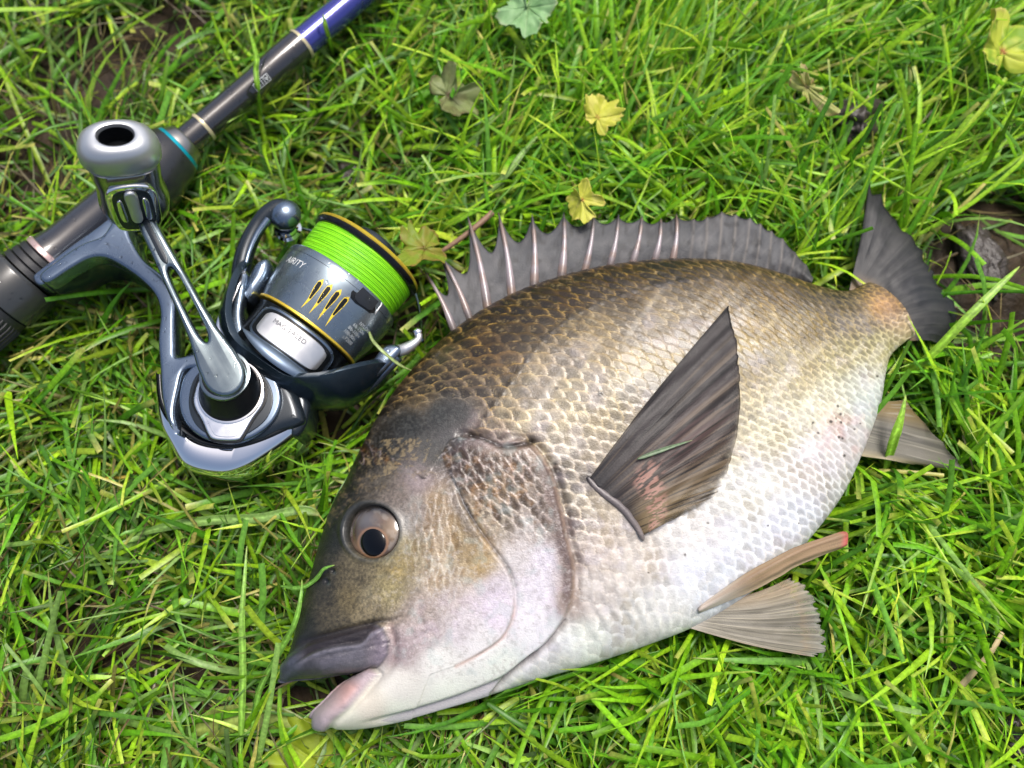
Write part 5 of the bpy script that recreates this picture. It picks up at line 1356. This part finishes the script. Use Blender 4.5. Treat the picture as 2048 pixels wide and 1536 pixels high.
# ------------------------------------------------------------------ fallen leaves, twigs, clods
def lobed_leaf(name, label, cen, size_mm, rot, z, tiltx=0, tilty=0, lobes=5, depth=.28, curl=.3, cut=None, colors=None, seed=1, fold=0.0, group=None, cat="leaf", ratio=1.0):
    """palmate leaf with toothed lobes, veins pressed in, curled edge; cut: (a0,a1,f) sectors eaten back"""
    nr_, na_ = 26, 160
    a = np.linspace(-np.pi, np.pi, na_, endpoint=False)
    rad = 1 - depth * .6 * (1 - np.abs(np.cos(a * lobes / 2)) ** .55) + .07 * np.abs(((a * lobes * 2.5 / np.pi) % 2) - 1) + .45 * (fbm(np.cos(a) * 9 + 20, np.sin(a) * 9 + 20, 2.6, seed, 4) - .5) * 1.3
    rad *= .8 + .4 * noise(np.cos(a) * 2.2 + 30, np.sin(a) * 2.2 + 30, 1, seed + 5)
    rad *= 1 - .85 * np.exp(-((np.abs(a) - np.pi) / .16) ** 2)      # notch at the stalk
    if cut:
        for c0_, c1_, f_ in cut:
            m = smooth(c0_ - .1, c0_, a) * (1 - smooth(c1_, c1_ + .1, a)); rad *= 1 - (1 - f_ * (.7 + .6 * noise(a * 9, 0 * a, 1, seed + 3))) * m
    r = np.linspace(0.0, 1, nr_)[:, None]
    RR = r * rad[None]
    x = RR * np.cos(a) * .9 + .22 * r; y = RR * np.sin(a) * ratio
    vein = np.exp(-(np.abs(((a * lobes / (2 * np.pi)) + .5) % 1 - .5) * (r + .03) * 30) ** 2)
    zz = curl * (RR ** 2) * (np.sin(a * 2 + seed) * .6 + .5) - .05 * vein + .10 * (fbm(x * 10 + 50, y * 10 + 50, 3.5, seed, 2) - .5) + fold * np.abs(y) + .12 * r ** 2 * np.sin(a * 5 + seed + 2 * r) + .05 * r ** 3 * np.sin(a * 13 + 2 * seed)
    P = np.stack([x, y, zz], -1).reshape(-1, 3) * size_mm * MM
    Rm = np.array(Matrix.Rotation(rot, 3, 'Z') @ Matrix.Rotation(tiltx, 3, 'X') @ Matrix.Rotation(tilty, 3, 'Y'))
    P = P @ Rm.T
    base = colors["base"]; c = np.empty((nr_, na_, 3)); c[:] = lin(base)
    n1_ = fbm(x * 10 + 30, y * 10 + 30, 4, seed + 1, 3)
    c = mixc(c, (smooth(.45, .7, n1_) * .8, colors.get("patch", base)), (vein * .3, colors.get("vein", base)), ((1 - smooth(.0, .2, RR + 0 * a)) * .8, colors.get("centre", base)), (smooth(.86, 1.0, r + 0 * a) * .7 * smooth(.35, .6, noise(a[None] * 5 + 0 * r, r * 2, 1, seed + 9)), colors.get("edge", base)))
    p0 = un(*cen, z * MM)
    o = mesh_np(name, P, grid_faces(nr_, na_, True), M_leaf, None, col=c * .95)
    o.location = p0
    solid(o, .25)
    tag(o, label, cat, group)
    return o
YEL = dict(base=(206, 208, 84), patch=(226, 220, 120), vein=(232, 224, 130), centre=(200, 120, 96), edge=(226, 208, 120))
lobed_leaf("leaf", "torn yellow leaf with a pale pink centre above the fish's back fin", (1194, 236), 8.0, math.radians(70), 40, .35, -.1, lobes=5, depth=.22, fold=.35, colors=YEL, seed=4)
lobed_leaf("leaf", "ragged pale yellow leaf remnant touching the spiny back fin", (1163, 398), 8.6, math.radians(-80), 39, .5, .2, cut=[(.7, 1.1, .35)], colors=YEL, seed=9, depth=.25, lobes=5, fold=-.45, ratio=.75)
lobed_leaf("leaf", "withered grey green leaf with brown spots between rod and fish", (895, 190), 11.5, math.radians(20), 33, .3, .2, cut=[(.2, 1.1, .5)], colors=dict(base=(140, 152, 96), patch=(112, 112, 70), vein=(170, 176, 130), centre=(120, 84, 84), edge=(96, 70, 48)), seed=12, curl=.5)
lobed_leaf("leaf", "olive and brown crinkled leaf between green line spool and back fin", (850, 497), 11.5, math.radians(200), 36, .25, -.35, cut=[(-.5, .3, .7)], colors=dict(base=(128, 150, 44), patch=(150, 140, 62), vein=(176, 166, 80), centre=(122, 70, 60), edge=(140, 96, 56)), seed=17, curl=.35)
lobed_leaf("leaf", "pale blue green scalloped leaf at the top beyond the yellow leaf", (1055, 14), 11.5, math.radians(-95), 42, .2, .1, colors=dict(base=(150, 190, 134), patch=(128, 172, 112), vein=(190, 212, 170), centre=(150, 180, 120), edge=(186, 196, 150)), seed=21, curl=.2, lobes=7, depth=.15)
lobed_leaf("leaf", "narrow shredded pale leaf lying in thin grass behind the tail", (1612, 172), 13.0, math.radians(-50), 40, .4, .3, cut=[(.5, 2.4, .35), (-2.2, -.6, .4)], colors=dict(base=(196, 200, 120), patch=(206, 190, 140), vein=(216, 210, 160), centre=(190, 170, 120), edge=(196, 150, 110)), seed=26, curl=.6, ratio=.6)
lobed_leaf("leaf", "yellow and green leaf with bright magenta heart among tall grass", (2005, 105), 15, math.radians(95), 38, .3, -.2, colors=dict(base=(196, 206, 76), patch=(110, 160, 30), vein=(226, 220, 130), centre=(190, 40, 90), edge=(206, 190, 110)), seed=31, curl=.3, depth=.15, lobes=5, fold=.2)
lobed_leaf("leaf", "round green leaf hidden under blades below the yellow leaf", (1168, 305), 8.5, math.radians(30), 22, .2, .2, colors=dict(base=(84, 140, 46), patch=(70, 124, 40), vein=(120, 170, 80), centre=(100, 140, 60), edge=(96, 140, 60)), seed=35, curl=.25, depth=.12)
lobed_leaf("leaf", "broad yellow green leaf with brown edge below the fish's chin", (640, 1528), 17, math.radians(150), 9, .1, .1, colors=dict(base=(166, 186, 48), patch=(140, 160, 40), vein=(190, 200, 90), centre=(170, 170, 60), edge=(120, 100, 50)), seed=41, curl=.15, depth=.16)

def strap_leaf(name, label, pts, width_mm, col, seed=1, cat="leaf", group=None, edge=None, kink=.0, tipw=0.0, spots=True, roll=0.0, nose=.25):
    """a long blade: pts (px,py,z mm) along its midrib"""
    P = np.array([un(a, b_, z * MM) for a, b_, z in pts]); C = catmull(P, 8) if len(P) > 2 else P
    k = len(C); t = np.linspace(0, 1, k)
    T = np.gradient(C, axis=0); T /= np.linalg.norm(T, axis=1)[:, None]
    S_ = np.cross(T, [0, 0, 1]); S_ /= np.linalg.norm(S_, axis=1)[:, None]; U_ = np.cross(S_, T)
    w = width_mm / 2 * np.clip(smooth(-.15, .25, t), .2, 1) * np.clip((1 - t) / nose, tipw, 1) ** .7 * (1 + .12 * (noise(t * 9, 0 * t, 1, seed) - .5))
    across = np.linspace(-1, 1, 7)
    ang = roll + .15 * np.sin(t * 3 + seed)
    V = C[:, None] + (w[:, None] * across[None])[..., None] * MM * (S_ * np.cos(ang)[:, None] + U_ * np.sin(ang)[:, None])[:, None] + (np.abs(across)[None] * w[:, None] * .16 * MM)[..., None] * U_[:, None]
    TT = t[:, None] + 0 * across; AA = across[None] + 0 * t[:, None]
    c = np.empty((k, 7, 3)); c[:] = lin(col)
    c = mixc(c, (np.exp(-(AA / .2) ** 2) * .5, tuple(min(255, v + 34) for v in col)), (smooth(.5, .8, noise(TT * 14, AA * 1.5, 1, seed)) * .4, tuple(int(v * .75) for v in col)), (smooth(.85, 1, TT) * .5, edge or (190, 180, 110)))
    c = c * np.array([.95, .8, 1.08, 1.2, 1.05, .82, 1.0])[None, :, None] * (1 + .5 * (noise(TT * 60, AA * 4, 1, seed + 2) - .5))[..., None]
    o = mesh_np(name, V.reshape(-1, 3) - P[0], grid_faces(k, 7), M_grass, None, col=c * .85)
    o.location = P[0]; solid(o, .15)
    tag(o, label, cat, group)
    return o
strap_leaf("leaf", "long spotted yellow green strap leaf under the fish's chin", [(385, 1462, 5), (450, 1440, 8), (530, 1432, 9), (600, 1452, 8), (660, 1478, 6)], 10, (142, 160, 72), 3, nose=.5)
strap_leaf("grass_blade", "single grass blade standing across the rod's boxed lettering", [(530, 262, 6), (522, 220, 24), (516, 180, 41), (512, 140, 45), (512, 110, 46), (488, 22, 40)], 2.3, (126, 176, 40), 5, cat="grass blade")
strap_leaf("grass_blade", "single grass blade pointing up across the blue part of the rod", [(668, 112, 10), (660, 84, 30), (652, 56, 38), (646, 28, 42)], 1.9, (140, 186, 48), 6, cat="grass blade")
strap_leaf("grass_blade", "wide curled grass blade tip beside the cream ring of the rod", [(520, 212, 18), (490, 222, 26), (462, 236, 30), (440, 250, 30)], 2.8, (150, 190, 74), 7, cat="grass blade")
strap_leaf("grass_blade", "wide speckled grass blade lying flat left of the fish's forehead", [(270, 1070, 14), (340, 1052, 19), (430, 1040, 21), (520, 1036, 22), (600, 1020, 22), (640, 1030, 20)], 3.6, (122, 160, 74), 8, cat="grass blade", nose=.12)
strap_leaf("grass_blade", "very long bright grass blade crossing up beside the fish's snout", [(480, 1536, 8), (484, 1420, 16), (486, 1330, 20), (484, 1240, 23), (489, 1160, 24), (494, 1090, 23)], 2.6, (136, 186, 66), 9, cat="grass blade", nose=.5)
strap_leaf("grass_blade", "slanting bright grass blade along the fish's snout and lip", [(500, 1480, 8), (520, 1380, 16), (556, 1310, 26), (590, 1245, 36), (602, 1190, 38), (604, 1158, 36)], 2.2, (128, 184, 66), 10, cat="grass blade", nose=.5)
strap_leaf("grass_blade", "broad pale grass blade sweeping from the leaf litter towards the spool", [(905, 460, 14), (960, 400, 22), (1010, 352, 28), (1050, 300, 30), (1080, 268, 28)], 3.0, (140, 176, 90), 12, cat="grass blade", nose=.35)
strap_leaf("grass_blade", "tall pointed grass blade rising in front of the tail fin", [(1780, 760, 12), (1850, 720, 26), (1930, 640, 36), (2000, 570, 40), (2040, 532, 40)], 3.2, (150, 200, 50), 13, cat="grass blade", nose=.4)
strap_leaf("grass_blade", "upright grass blade standing in front of the anal fin", [(1768, 948, 16), (1784, 890, 32), (1800, 840, 38), (1812, 790, 40)], 3.6, (150, 200, 56), 14, cat="grass blade", nose=.5)
strap_leaf("grass_blade", "green wisp of grass stuck on the dark pectoral fin", [(1275, 918, fish_z(1275, 918) * 1000 + 4.2), (1310, 905, fish_z(1310, 905) * 1000 + 4.6), (1345, 893, fish_z(1345, 893) * 1000 + 4.8), (1386, 880, fish_z(1386, 880) * 1000 + 4.6)], 1.4, (96, 124, 84), 15, cat="grass blade", nose=.5)
strap_leaf("grass_blade", "yellow stalk curling out behind the reel's chrome bumper", [(112, 938, 10), (160, 950, 14), (215, 956, 16), (262, 950, 15), (290, 925, 13)], 1.2, (206, 176, 60), 16, cat="grass blade")
strap_leaf("grass_blade", "bent pale grass blade lying over the reel's hook arm", [(738, 660, 40), (745, 680, 46), (768, 705, 47), (800, 730, 42), (826, 742, 34)], 1.2, (160, 180, 110), 18, cat="grass blade")
strap_leaf("grass_blade", "green grass tip lying against the fish's nostril", [(560, 1172, 22), (600, 1176, 33), (630, 1160, 39), (648, 1138, 44), (670, 1130, 46)], 1.6, (128, 186, 76), 19, cat="grass blade", nose=.4)

M_twig = mat_basic("dry_twig", (.22, .13, .08), .6, noise_amt=.3, noise_scale=300, bump=.4)
P = np.array([un(a, b_, z * MM) * 1000 for a, b_, z in [(985, 425, 30), (950, 455, 30), (910, 485, 29), (880, 505, 27)]])
tw_ = tube("twig", catmull(P - P[0], 6), np.linspace(1.3, .9, 19), M_twig, None, n=10); tw_.location = P[0] * MM
tag(tw_, "thin pinkish brown twig beside the crinkled olive leaf", "twig")
P = np.array([un(a, b_, z * MM) * 1000 for a, b_, z in [(1920, 1375, 24), (1960, 1330, 27), (1985, 1300, 29), (2005, 1265, 29)]])
tw_ = tube("straw", catmull(P - P[0], 6), np.linspace(1.2, .8, 19), mat_basic("dry_straw", (.42, .33, .17), .6, noise_amt=.2), None, n=8, flat=.5); tw_.location = P[0] * MM
tag(tw_, "dry tan straw stalk lying on grass near a mud clod", "straw")
# clods of mud
M_clod = mat_basic("mud_clod", (.035, .027, .022), .42, noise_amt=.45, noise_scale=500, bump=.8, bump_scale=900)
def clod(label, cen, r, z, seed, sq=(1, .8, .6)):
    u_ = np.linspace(0, np.pi, 34)[:, None]; v_ = np.linspace(0, 2 * np.pi, 60, endpoint=False)[None]
    d = np.stack([np.sin(u_) * np.cos(v_), np.sin(u_) * np.sin(v_), np.cos(u_) + 0 * v_], -1)
    h = 1 + .55 * (fbm(d[..., 0] * 10 + d[..., 2] * 7 + 50, d[..., 1] * 10 + 60 - d[..., 2] * 5, 5, seed, 4) - .5) * 2 + .12 * (noise(d[..., 0] * 30 + 90, d[..., 1] * 30 + d[..., 2] * 20 + 90, 2, seed) - .5)
    V = d * h[..., None] * r * np.array(sq)
    o = mesh_np("mud_clod", V.reshape(-1, 3) * MM, grid_faces(34, 60, True), M_clod, None)
    p = un(*cen, z * MM); o.location = p; o.rotation_euler = (0, 0, seed)
    tag(o, label, "clod")
clod("large dark wet mud clod in the grass behind the fish's tail", (1712, 245), 12, 25, 1)
clod("crumbly brown clod beside the dry straw stalk", (1892, 1328), 5.0, 18, 2)
clod("small dark clod below the straw stalk", (1940, 1396), 3.6, 15, 3)
clod("rough grey brown clod at the bottom right under the grass blades", (2028, 1478), 8, 15, 4)
clod("smeared mud lump near the tail fin's outer edge", (1965, 520), 11, 15, 5, (1.4, .7, .4))
clod("flat brown mud lump between grass at the rod's upper side", (700, 352), 6, 8, 6, (1.2, .9, .5))
# ------------------------------------------------------------------ grass
def keep_out(Px, Py, Pz):
    """True where a blade point would stand inside or on top of the fish, rod or reel"""
    bad = inpoly(Px, Py, FISH_IN) & (Pz > .016)
    for poly, zf in FIN_POLYS:
        bad |= inpoly(Px, Py, poly) & (Pz > zf)
    q = np.stack([Px - r0[0], Py - r0[1]], -1); e = rdir[:2] / rlen
    al = q @ e; ac = np.abs(q @ np.array([-e[1], e[0]]))
    rr = np.interp(al * 1000, [-100, a0, a1, a2, a3, a4, c1, c2, d3], [R1, R1, R1, R2, R3, RC, RC * .8, RS, RS]) * MM
    bad |= (ac < rr) & (Pz > RZ - rr * .5)
    gx_, gy_ = Px - _g[0], Py - _g[1]
    s = (gx_ * _A[0] + gy_ * _A[1]) * 1000; y = (gx_ * _Y[0] + gy_ * _Y[1]) * 1000
    bad |= (s > -27) & (s < 46) & (np.abs(y) < 27) & (Pz > .007)
    bad |= (s > -27) & (s < -8) & (np.abs(y) < 34) & (Pz > .012)
    bad |= (s >= -8) & (s < 12) & (np.abs(y) < 37) & (np.abs(y) > 26) & (Pz > .022)
    bad |= inpoly(s, y, RLS([(310, 740), (350, 700), (420, 690), (540, 700), (610, 800), (606, 865), (540, 905), (470, 950), (400, 948), (345, 905), (315, 840)], 38, 1)) & (Pz > .012)
    bad |= inpoly(s, y, STEM_O) & (Pz > .021)
    bad |= inpoly(s, y, ARM_O) & (Pz > .036)
    bad |= inpoly(Px, Py, MOUTH) & (Pz > .007)
    return bad
_fc = FISH_POLY.mean(0)
_dv = _fc - FISH_POLY
FISH_IN = FISH_POLY + _dv / np.linalg.norm(_dv, axis=1)[:, None] * np.where(np.arange(len(FISH_POLY)) >= len(Dp[::12]), .0038, .0008)[:, None]
MOUTH = np.array([un(a, b_, .03)[:2] for a, b_ in [(560, 1366), (740, 1330), (690, 1380), (625, 1440), (590, 1420)]])
STEM_O = ST_O
ARM_O = RLS([(430, 760), (270, 440), (180, 440), (140, 240), (330, 220), (340, 420), (480, 740)], 60, 1)

LITTER = [(-1, -1)]
def make_blades(n, seed, mode):
    g = np.random.default_rng(seed)
    x = g.uniform(-.43, .43, n); y = g.uniform(-.27, .36, n)
    out_az = g.uniform(0, 2 * np.pi, n)
    if mode in ('tall', 'low'):                          # most blades rise from tufts and fan out of them
        nc = n // 16; tx = g.uniform(-.43, .43, nc); ty = g.uniform(-.27, .36, nc); ti = g.integers(0, nc, n)
        rr_t = np.abs(g.normal(0, .0028, n)); inT = g.random(n) < .68
        x = np.where(inT, tx[ti] + rr_t * np.cos(out_az), x); y = np.where(inT, ty[ti] + rr_t * np.sin(out_az), y)
        tl = (_hash(ti, 0 * ti, 3) * 2 * np.pi)
        out_az = np.where(inT, out_az * 0 + np.arctan2(.8 * np.sin(out_az) + 1.0 * np.sin(tl), .8 * np.cos(out_az) + 1.0 * np.cos(tl)), out_az)
    else: inT = np.zeros(n, bool)
    q = pr(np.stack([x, y, 0 * x], -1))
    vis = (q[:, 0] > -220) & (q[:, 0] < 2270) & (q[:, 1] > -260) & (q[:, 1] < 1780)
    right = smooth(700, 1250, q[:, 0] + .25 * (768 - q[:, 1]))
    bare = bareness(x, y)
    clump = fbm(x * 1000, y * 1000, 16, 21, 2)
    keep = np.where(vis, 1.0, .45) * (1 - bare * 1.02) * np.clip(.72 + .28 * right + .9 * (clump - .45), .2, 1)
    if mode == 'tall': keep *= .62 + .38 * right
    if mode == 'dead': keep = np.where(vis, 1.0, .4) * (1 - .35 * right) * (1 - .5 * bare)
    m = g.random(n) < keep
    x, y, q, right, bare, out_az, inT = x[m], y[m], q[m], right[m], bare[m], out_az[m], inT[m]; n = len(x)
    # how blades lie: neighbouring tufts lean the same way
    fa = fbm(x * 1000 + 300, y * 1000 + 300, 55, 51, 2) * 4 * np.pi
    az = np.where(inT, out_az + g.normal(0, .25, n), fa + g.normal(0, .7, n))
    topr = right * smooth(700, 100, q[:, 1])
    # lush side leans towards the upper right in the far part
    az = np.where(g.random(n) < .55 * topr, math.radians(50) + g.normal(0, .55, n), az)
    lowr = right * smooth(900, 1300, q[:, 1])
    az = np.where(g.random(n) < .45 * lowr, math.radians(215) + g.normal(0, .8, n), az)
    if mode == 'tall':
        L = g.uniform(34, 68, n) * (.75 + .25 * right); w = g.uniform(1.1, 3.2, n) * (1 - .35 * topr * g.random(n)); th0 = g.uniform(.25, .95, n) + .25 * (1 - right); bend = g.uniform(.3, 1.4, n)
    elif mode == 'low':
        L = g.uniform(18, 42, n); w = g.uniform(.9, 2.3, n); th0 = g.uniform(.5, 1.3, n); bend = g.uniform(.1, .9, n)
    elif mode == 'long':
        L = g.uniform(52, 88, n) * (.8 + .2 * right); w = g.uniform(1.6, 3.3, n); th0 = g.uniform(.75, 1.2, n); bend = g.uniform(.1, .55, n)
    elif mode == 'flat':
        L = g.uniform(34, 66, n); w = g.uniform(1.2, 3.0, n); th0 = g.uniform(1.0, 1.35, n); bend = g.uniform(.05, .5, n)
    else:
        L = g.uniform(14, 42, n); w = g.uniform(.4, 1.2, n); th0 = g.uniform(1.0, 1.5, n); bend = g.uniform(-.1, .5, n)
    K = 7
    t = np.linspace(0, 1, K)
    th = th0[:, None] + bend[:, None] * t[None] ** 1.4
    kink = (g.random(n) < .05)[:, None] * (t[None] > g.uniform(.4, .8, n)[:, None]) * g.uniform(.3, 1.1, n)[:, None]
    th = np.minimum(th + kink, 1.95)
    azs = az[:, None] + g.normal(0, .35, n)[:, None] * t[None] + g.normal(0, .07, n)[:, None] * np.sin(t[None] * 5)
    d = np.stack([np.sin(th) * np.cos(azs), np.sin(th) * np.sin(azs), np.cos(th)], -1)
    step = (L / (K - 1))[:, None, None] * MM
    P = np.concatenate([np.zeros((n, 1, 3)), np.cumsum(d[:, :-1] * step, 1)], 1)
    P[..., 0] += x[:, None]; P[..., 1] += y[:, None]
    z0 = ground_h(x, y) - .001
    if mode == 'flat': z0 = z0 + g.uniform(.002, .018, n) * (.35 + .65 * right)
    if mode == 'dead': z0 = z0 + g.uniform(.001, .012, n)
    P[..., 2] += z0[:, None]
    P[..., 2] = np.maximum(P[..., 2], ground_h(P[..., 0], P[..., 1]) + .0006)
    bad = keep_out(P[..., 0], P[..., 1], P[..., 2])
    mid = (P[:, 1:] + P[:, :-1]) / 2
    bad2 = keep_out(mid[..., 0], mid[..., 1], mid[..., 2])
    ok = ~(bad.any(1) | bad2.any(1))
    for bx, by, r_b, s_b in BAREW:                       # little leans in over the barest mud
        if s_b >= .8 and mode != 'dead':
            over = (np.hypot(P[..., 0] - bx, P[..., 1] - by) < r_b * .75).any(1)
            ok &= ~(over & (g.random(n) < (.9 if s_b > .95 else .4)))
    P, th, azs, w, L, right, q, t_ok = P[ok], th[ok], azs[ok], w[ok], L[ok], right[ok], q[ok], ok
    topr = topr[ok]; n = len(P)
    # cross-section: shallow V, turned a little about the blade
    T = np.gradient(P, axis=1); T /= np.linalg.norm(T, axis=-1)[..., None] + 1e-12
    side = np.stack([-np.sin(azs), np.cos(azs), 0 * azs], -1)
    nrm = np.cross(side, T); nrm /= np.linalg.norm(nrm, axis=-1)[..., None] + 1e-12
    tw = g.normal(0, .4, n)[:, None] + g.normal(0, .4, n)[:, None] * t[None]
    side2 = side * np.cos(tw)[..., None] + nrm * np.sin(tw)[..., None]; nrm2 = np.cross(side2, T)
    blunt = g.random(n) < (.42 if mode in ('tall', 'low') else .2)
    wid = np.where(blunt[:, None], smooth(-.4, .35, t)[None] * (1 - .25 * t[None]), smooth(-.4, .3, t)[None] * np.clip(1 - t[None] ** 2.6, .03, 1))
    W = (w[:, None] * wid * .5 * MM)[..., None]
    fold = g.uniform(.15, .5, n)[:, None, None]
    V = np.stack([P - side2 * W + nrm2 * W * fold, P, P + side2 * W + nrm2 * W * fold], 2)     # n,K,3,3
    # pigment, with painted shade on the low layer
    pal = lin(np.array([(124, 176, 28), (98, 156, 24), (154, 196, 36), (108, 160, 58), (174, 200, 58), (76, 132, 20), (134, 168, 88)]))
    if mode == 'dead':
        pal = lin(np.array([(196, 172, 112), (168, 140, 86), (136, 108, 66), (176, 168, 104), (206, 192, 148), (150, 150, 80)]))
        pw = np.array([.22, .2, .2, .16, .1, .12])
    pwl = np.array([.18, .16, .16, .16, .14, .08, .12]); pwr = np.array([.26, .22, .24, .08, .10, .08, .02])
    r_ = g.random(n)
    if mode == 'dead': idx = np.searchsorted(np.cumsum(pw), r_ * .999)
    else:
        il = np.searchsorted(np.cumsum(pwl), r_ * .999); ir = np.searchsorted(np.cumsum(pwr), r_ * .999)
        idx = np.where(g.random(n) < right, ir, il)
    bc = pal[idx] * (1 + g.normal(0, .16, n))[:, None]
    if mode != 'dead':
        dry = (g.random(n) < (.03 if mode == 'flat' else .05) + .06 * (1 - right))[:, None]; dry = dry & ((w < 1.9) | (g.random(n) < .15))[:, None]; bc = np.where(dry, lin((196, 186, 104)) * g.uniform(.7, 1.1, n)[:, None], bc)
        bc = bc * (1 - .12 * (1 - right))[:, None] * (.58 if mode == 'low' else 1.08)  # low layer darkened: shade between the blades put into their colour
    basec = lin((132, 160, 70)); tipc = lin((206, 190, 110))
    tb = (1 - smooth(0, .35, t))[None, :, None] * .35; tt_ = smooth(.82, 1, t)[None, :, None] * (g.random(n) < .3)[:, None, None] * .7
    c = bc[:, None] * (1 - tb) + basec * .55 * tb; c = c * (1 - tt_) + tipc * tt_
    stripe = np.array([.92, 1.14, .98])[None, None, :, None]
    mott = (1 + .22 * (noise(t[None] * 9 + g.uniform(0, 900, n)[:, None], 0 * t[None] + 0 * P[..., 0], 1, 3) - .5) * 2)[:, :, None, None]
    c = np.clip(c[:, :, None] * stripe * mott, .003, .8)
    base = (np.arange(n) * K * 3)[:, None, None]
    i = np.arange(K - 1)[:, None]; j = np.arange(2)[None]
    a_ = (i * 3 + j).ravel(); F = np.stack([a_, a_ + 1, a_ + 4, a_ + 3], -1)[None] + base
    return V.reshape(-1, 3), F.reshape(-1, 4), c.reshape(-1, 3)
def joined(parts):
    Vs, Fs, Cs = [], [], []; off = 0
    for V, F, c in parts:
        Vs.append(V); Fs.append(F + off); Cs.append(c); off += len(V)
    return np.concatenate(Vs), np.concatenate(Fs), np.concatenate(Cs)
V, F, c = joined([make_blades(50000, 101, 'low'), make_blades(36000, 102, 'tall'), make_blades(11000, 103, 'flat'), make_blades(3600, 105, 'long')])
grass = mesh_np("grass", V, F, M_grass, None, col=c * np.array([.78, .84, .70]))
tag(grass, "wet green grass growing all over the ground", "grass", kind="stuff")
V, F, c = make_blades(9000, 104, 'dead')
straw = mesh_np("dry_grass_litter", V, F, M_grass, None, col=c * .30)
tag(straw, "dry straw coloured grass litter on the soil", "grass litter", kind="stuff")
# ------------------------------------------------------------------ rain drops on reel and rod
def droplets(parent, sources, count, seed, rmin=.18, rmax=.6, zmin=None):
    """small flattened beads on the upward faces of the given parts"""
    g = np.random.default_rng(seed)
    C, N, A = [], [], []
    inv = np.array(parent.matrix_world.inverted()) if False else None
    for o in sources:
        me = o.data; n = len(me.polygons)
        c_ = np.zeros(n * 3); me.polygons.foreach_get("center", c_); nn = np.zeros(n * 3); me.polygons.foreach_get("normal", nn); ar = np.zeros(n); me.polygons.foreach_get("area", ar)
        C.append(c_.reshape(-1, 3)); N.append(nn.reshape(-1, 3)); A.append(ar * (o.get("wet", 1.0)))
    C = np.concatenate(C); N = np.concatenate(N); A = np.concatenate(A)
    ok = N[:, 2] > .35
    C, N, A = C[ok], N[ok], A[ok]
    idx = g.choice(len(C), count, p=A / A.sum())
    u_ = np.linspace(0, np.pi / 2, 5)[:, None]; v_ = np.linspace(0, 2 * np.pi, 10, endpoint=False)[None]
    dome = np.stack([np.sin(u_) * np.cos(v_), np.sin(u_) * np.sin(v_), np.cos(u_) * .55 + 0 * v_], -1).reshape(-1, 3)
    F0 = grid_faces(5, 10, True)
    V, F = [], []
    for k, i in enumerate(idx):
        n_ = N[i]; r = g.uniform(rmin, rmax) ** 1.0 * (1 if g.random() < .8 else 1.5)
        a = np.cross(n_, [.3, .9, .1]); a /= np.linalg.norm(a); b_ = np.cross(n_, a)
        jit = (a * g.normal() + b_ * g.normal()) * math.sqrt(A[i]) * .25
        st = g.uniform(.8, 1.3)
        P = C[i] + jit - n_ * .00004 + (dome[:, 0:1] * a * st + dome[:, 1:2] * b_ + dome[:, 2:3] * n_) * r * MM
        V.append(P); F.append(F0 + k * len(dome))
    o = mesh_np("water_droplets", np.concatenate(V), np.concatenate(F), M_drop, parent)
    tag(o, "clear rain droplets beaded on the surface", kind="stuff")
    return o
def kids(o): return [c for c in o.children_recursive if c.type == 'MESH']
droplets(rod, [o for o in kids(rod) if o.name.split('.')[0] in ("reel_seat", "front_hood", "shaft", "blank", "rear_hood", "rose_ring")], 420, 5, .14, .45)
droplets(reel, [o for o in kids(reel) if o.name.split('.')[0] in ("stem_arm", "skirt", "housing_ring", "side_plate", "arm_petal", "arm_tip", "rotor_shell", "foot", "handle_arm", "cup", "roller_cover")], 420, 6, .12, .42)
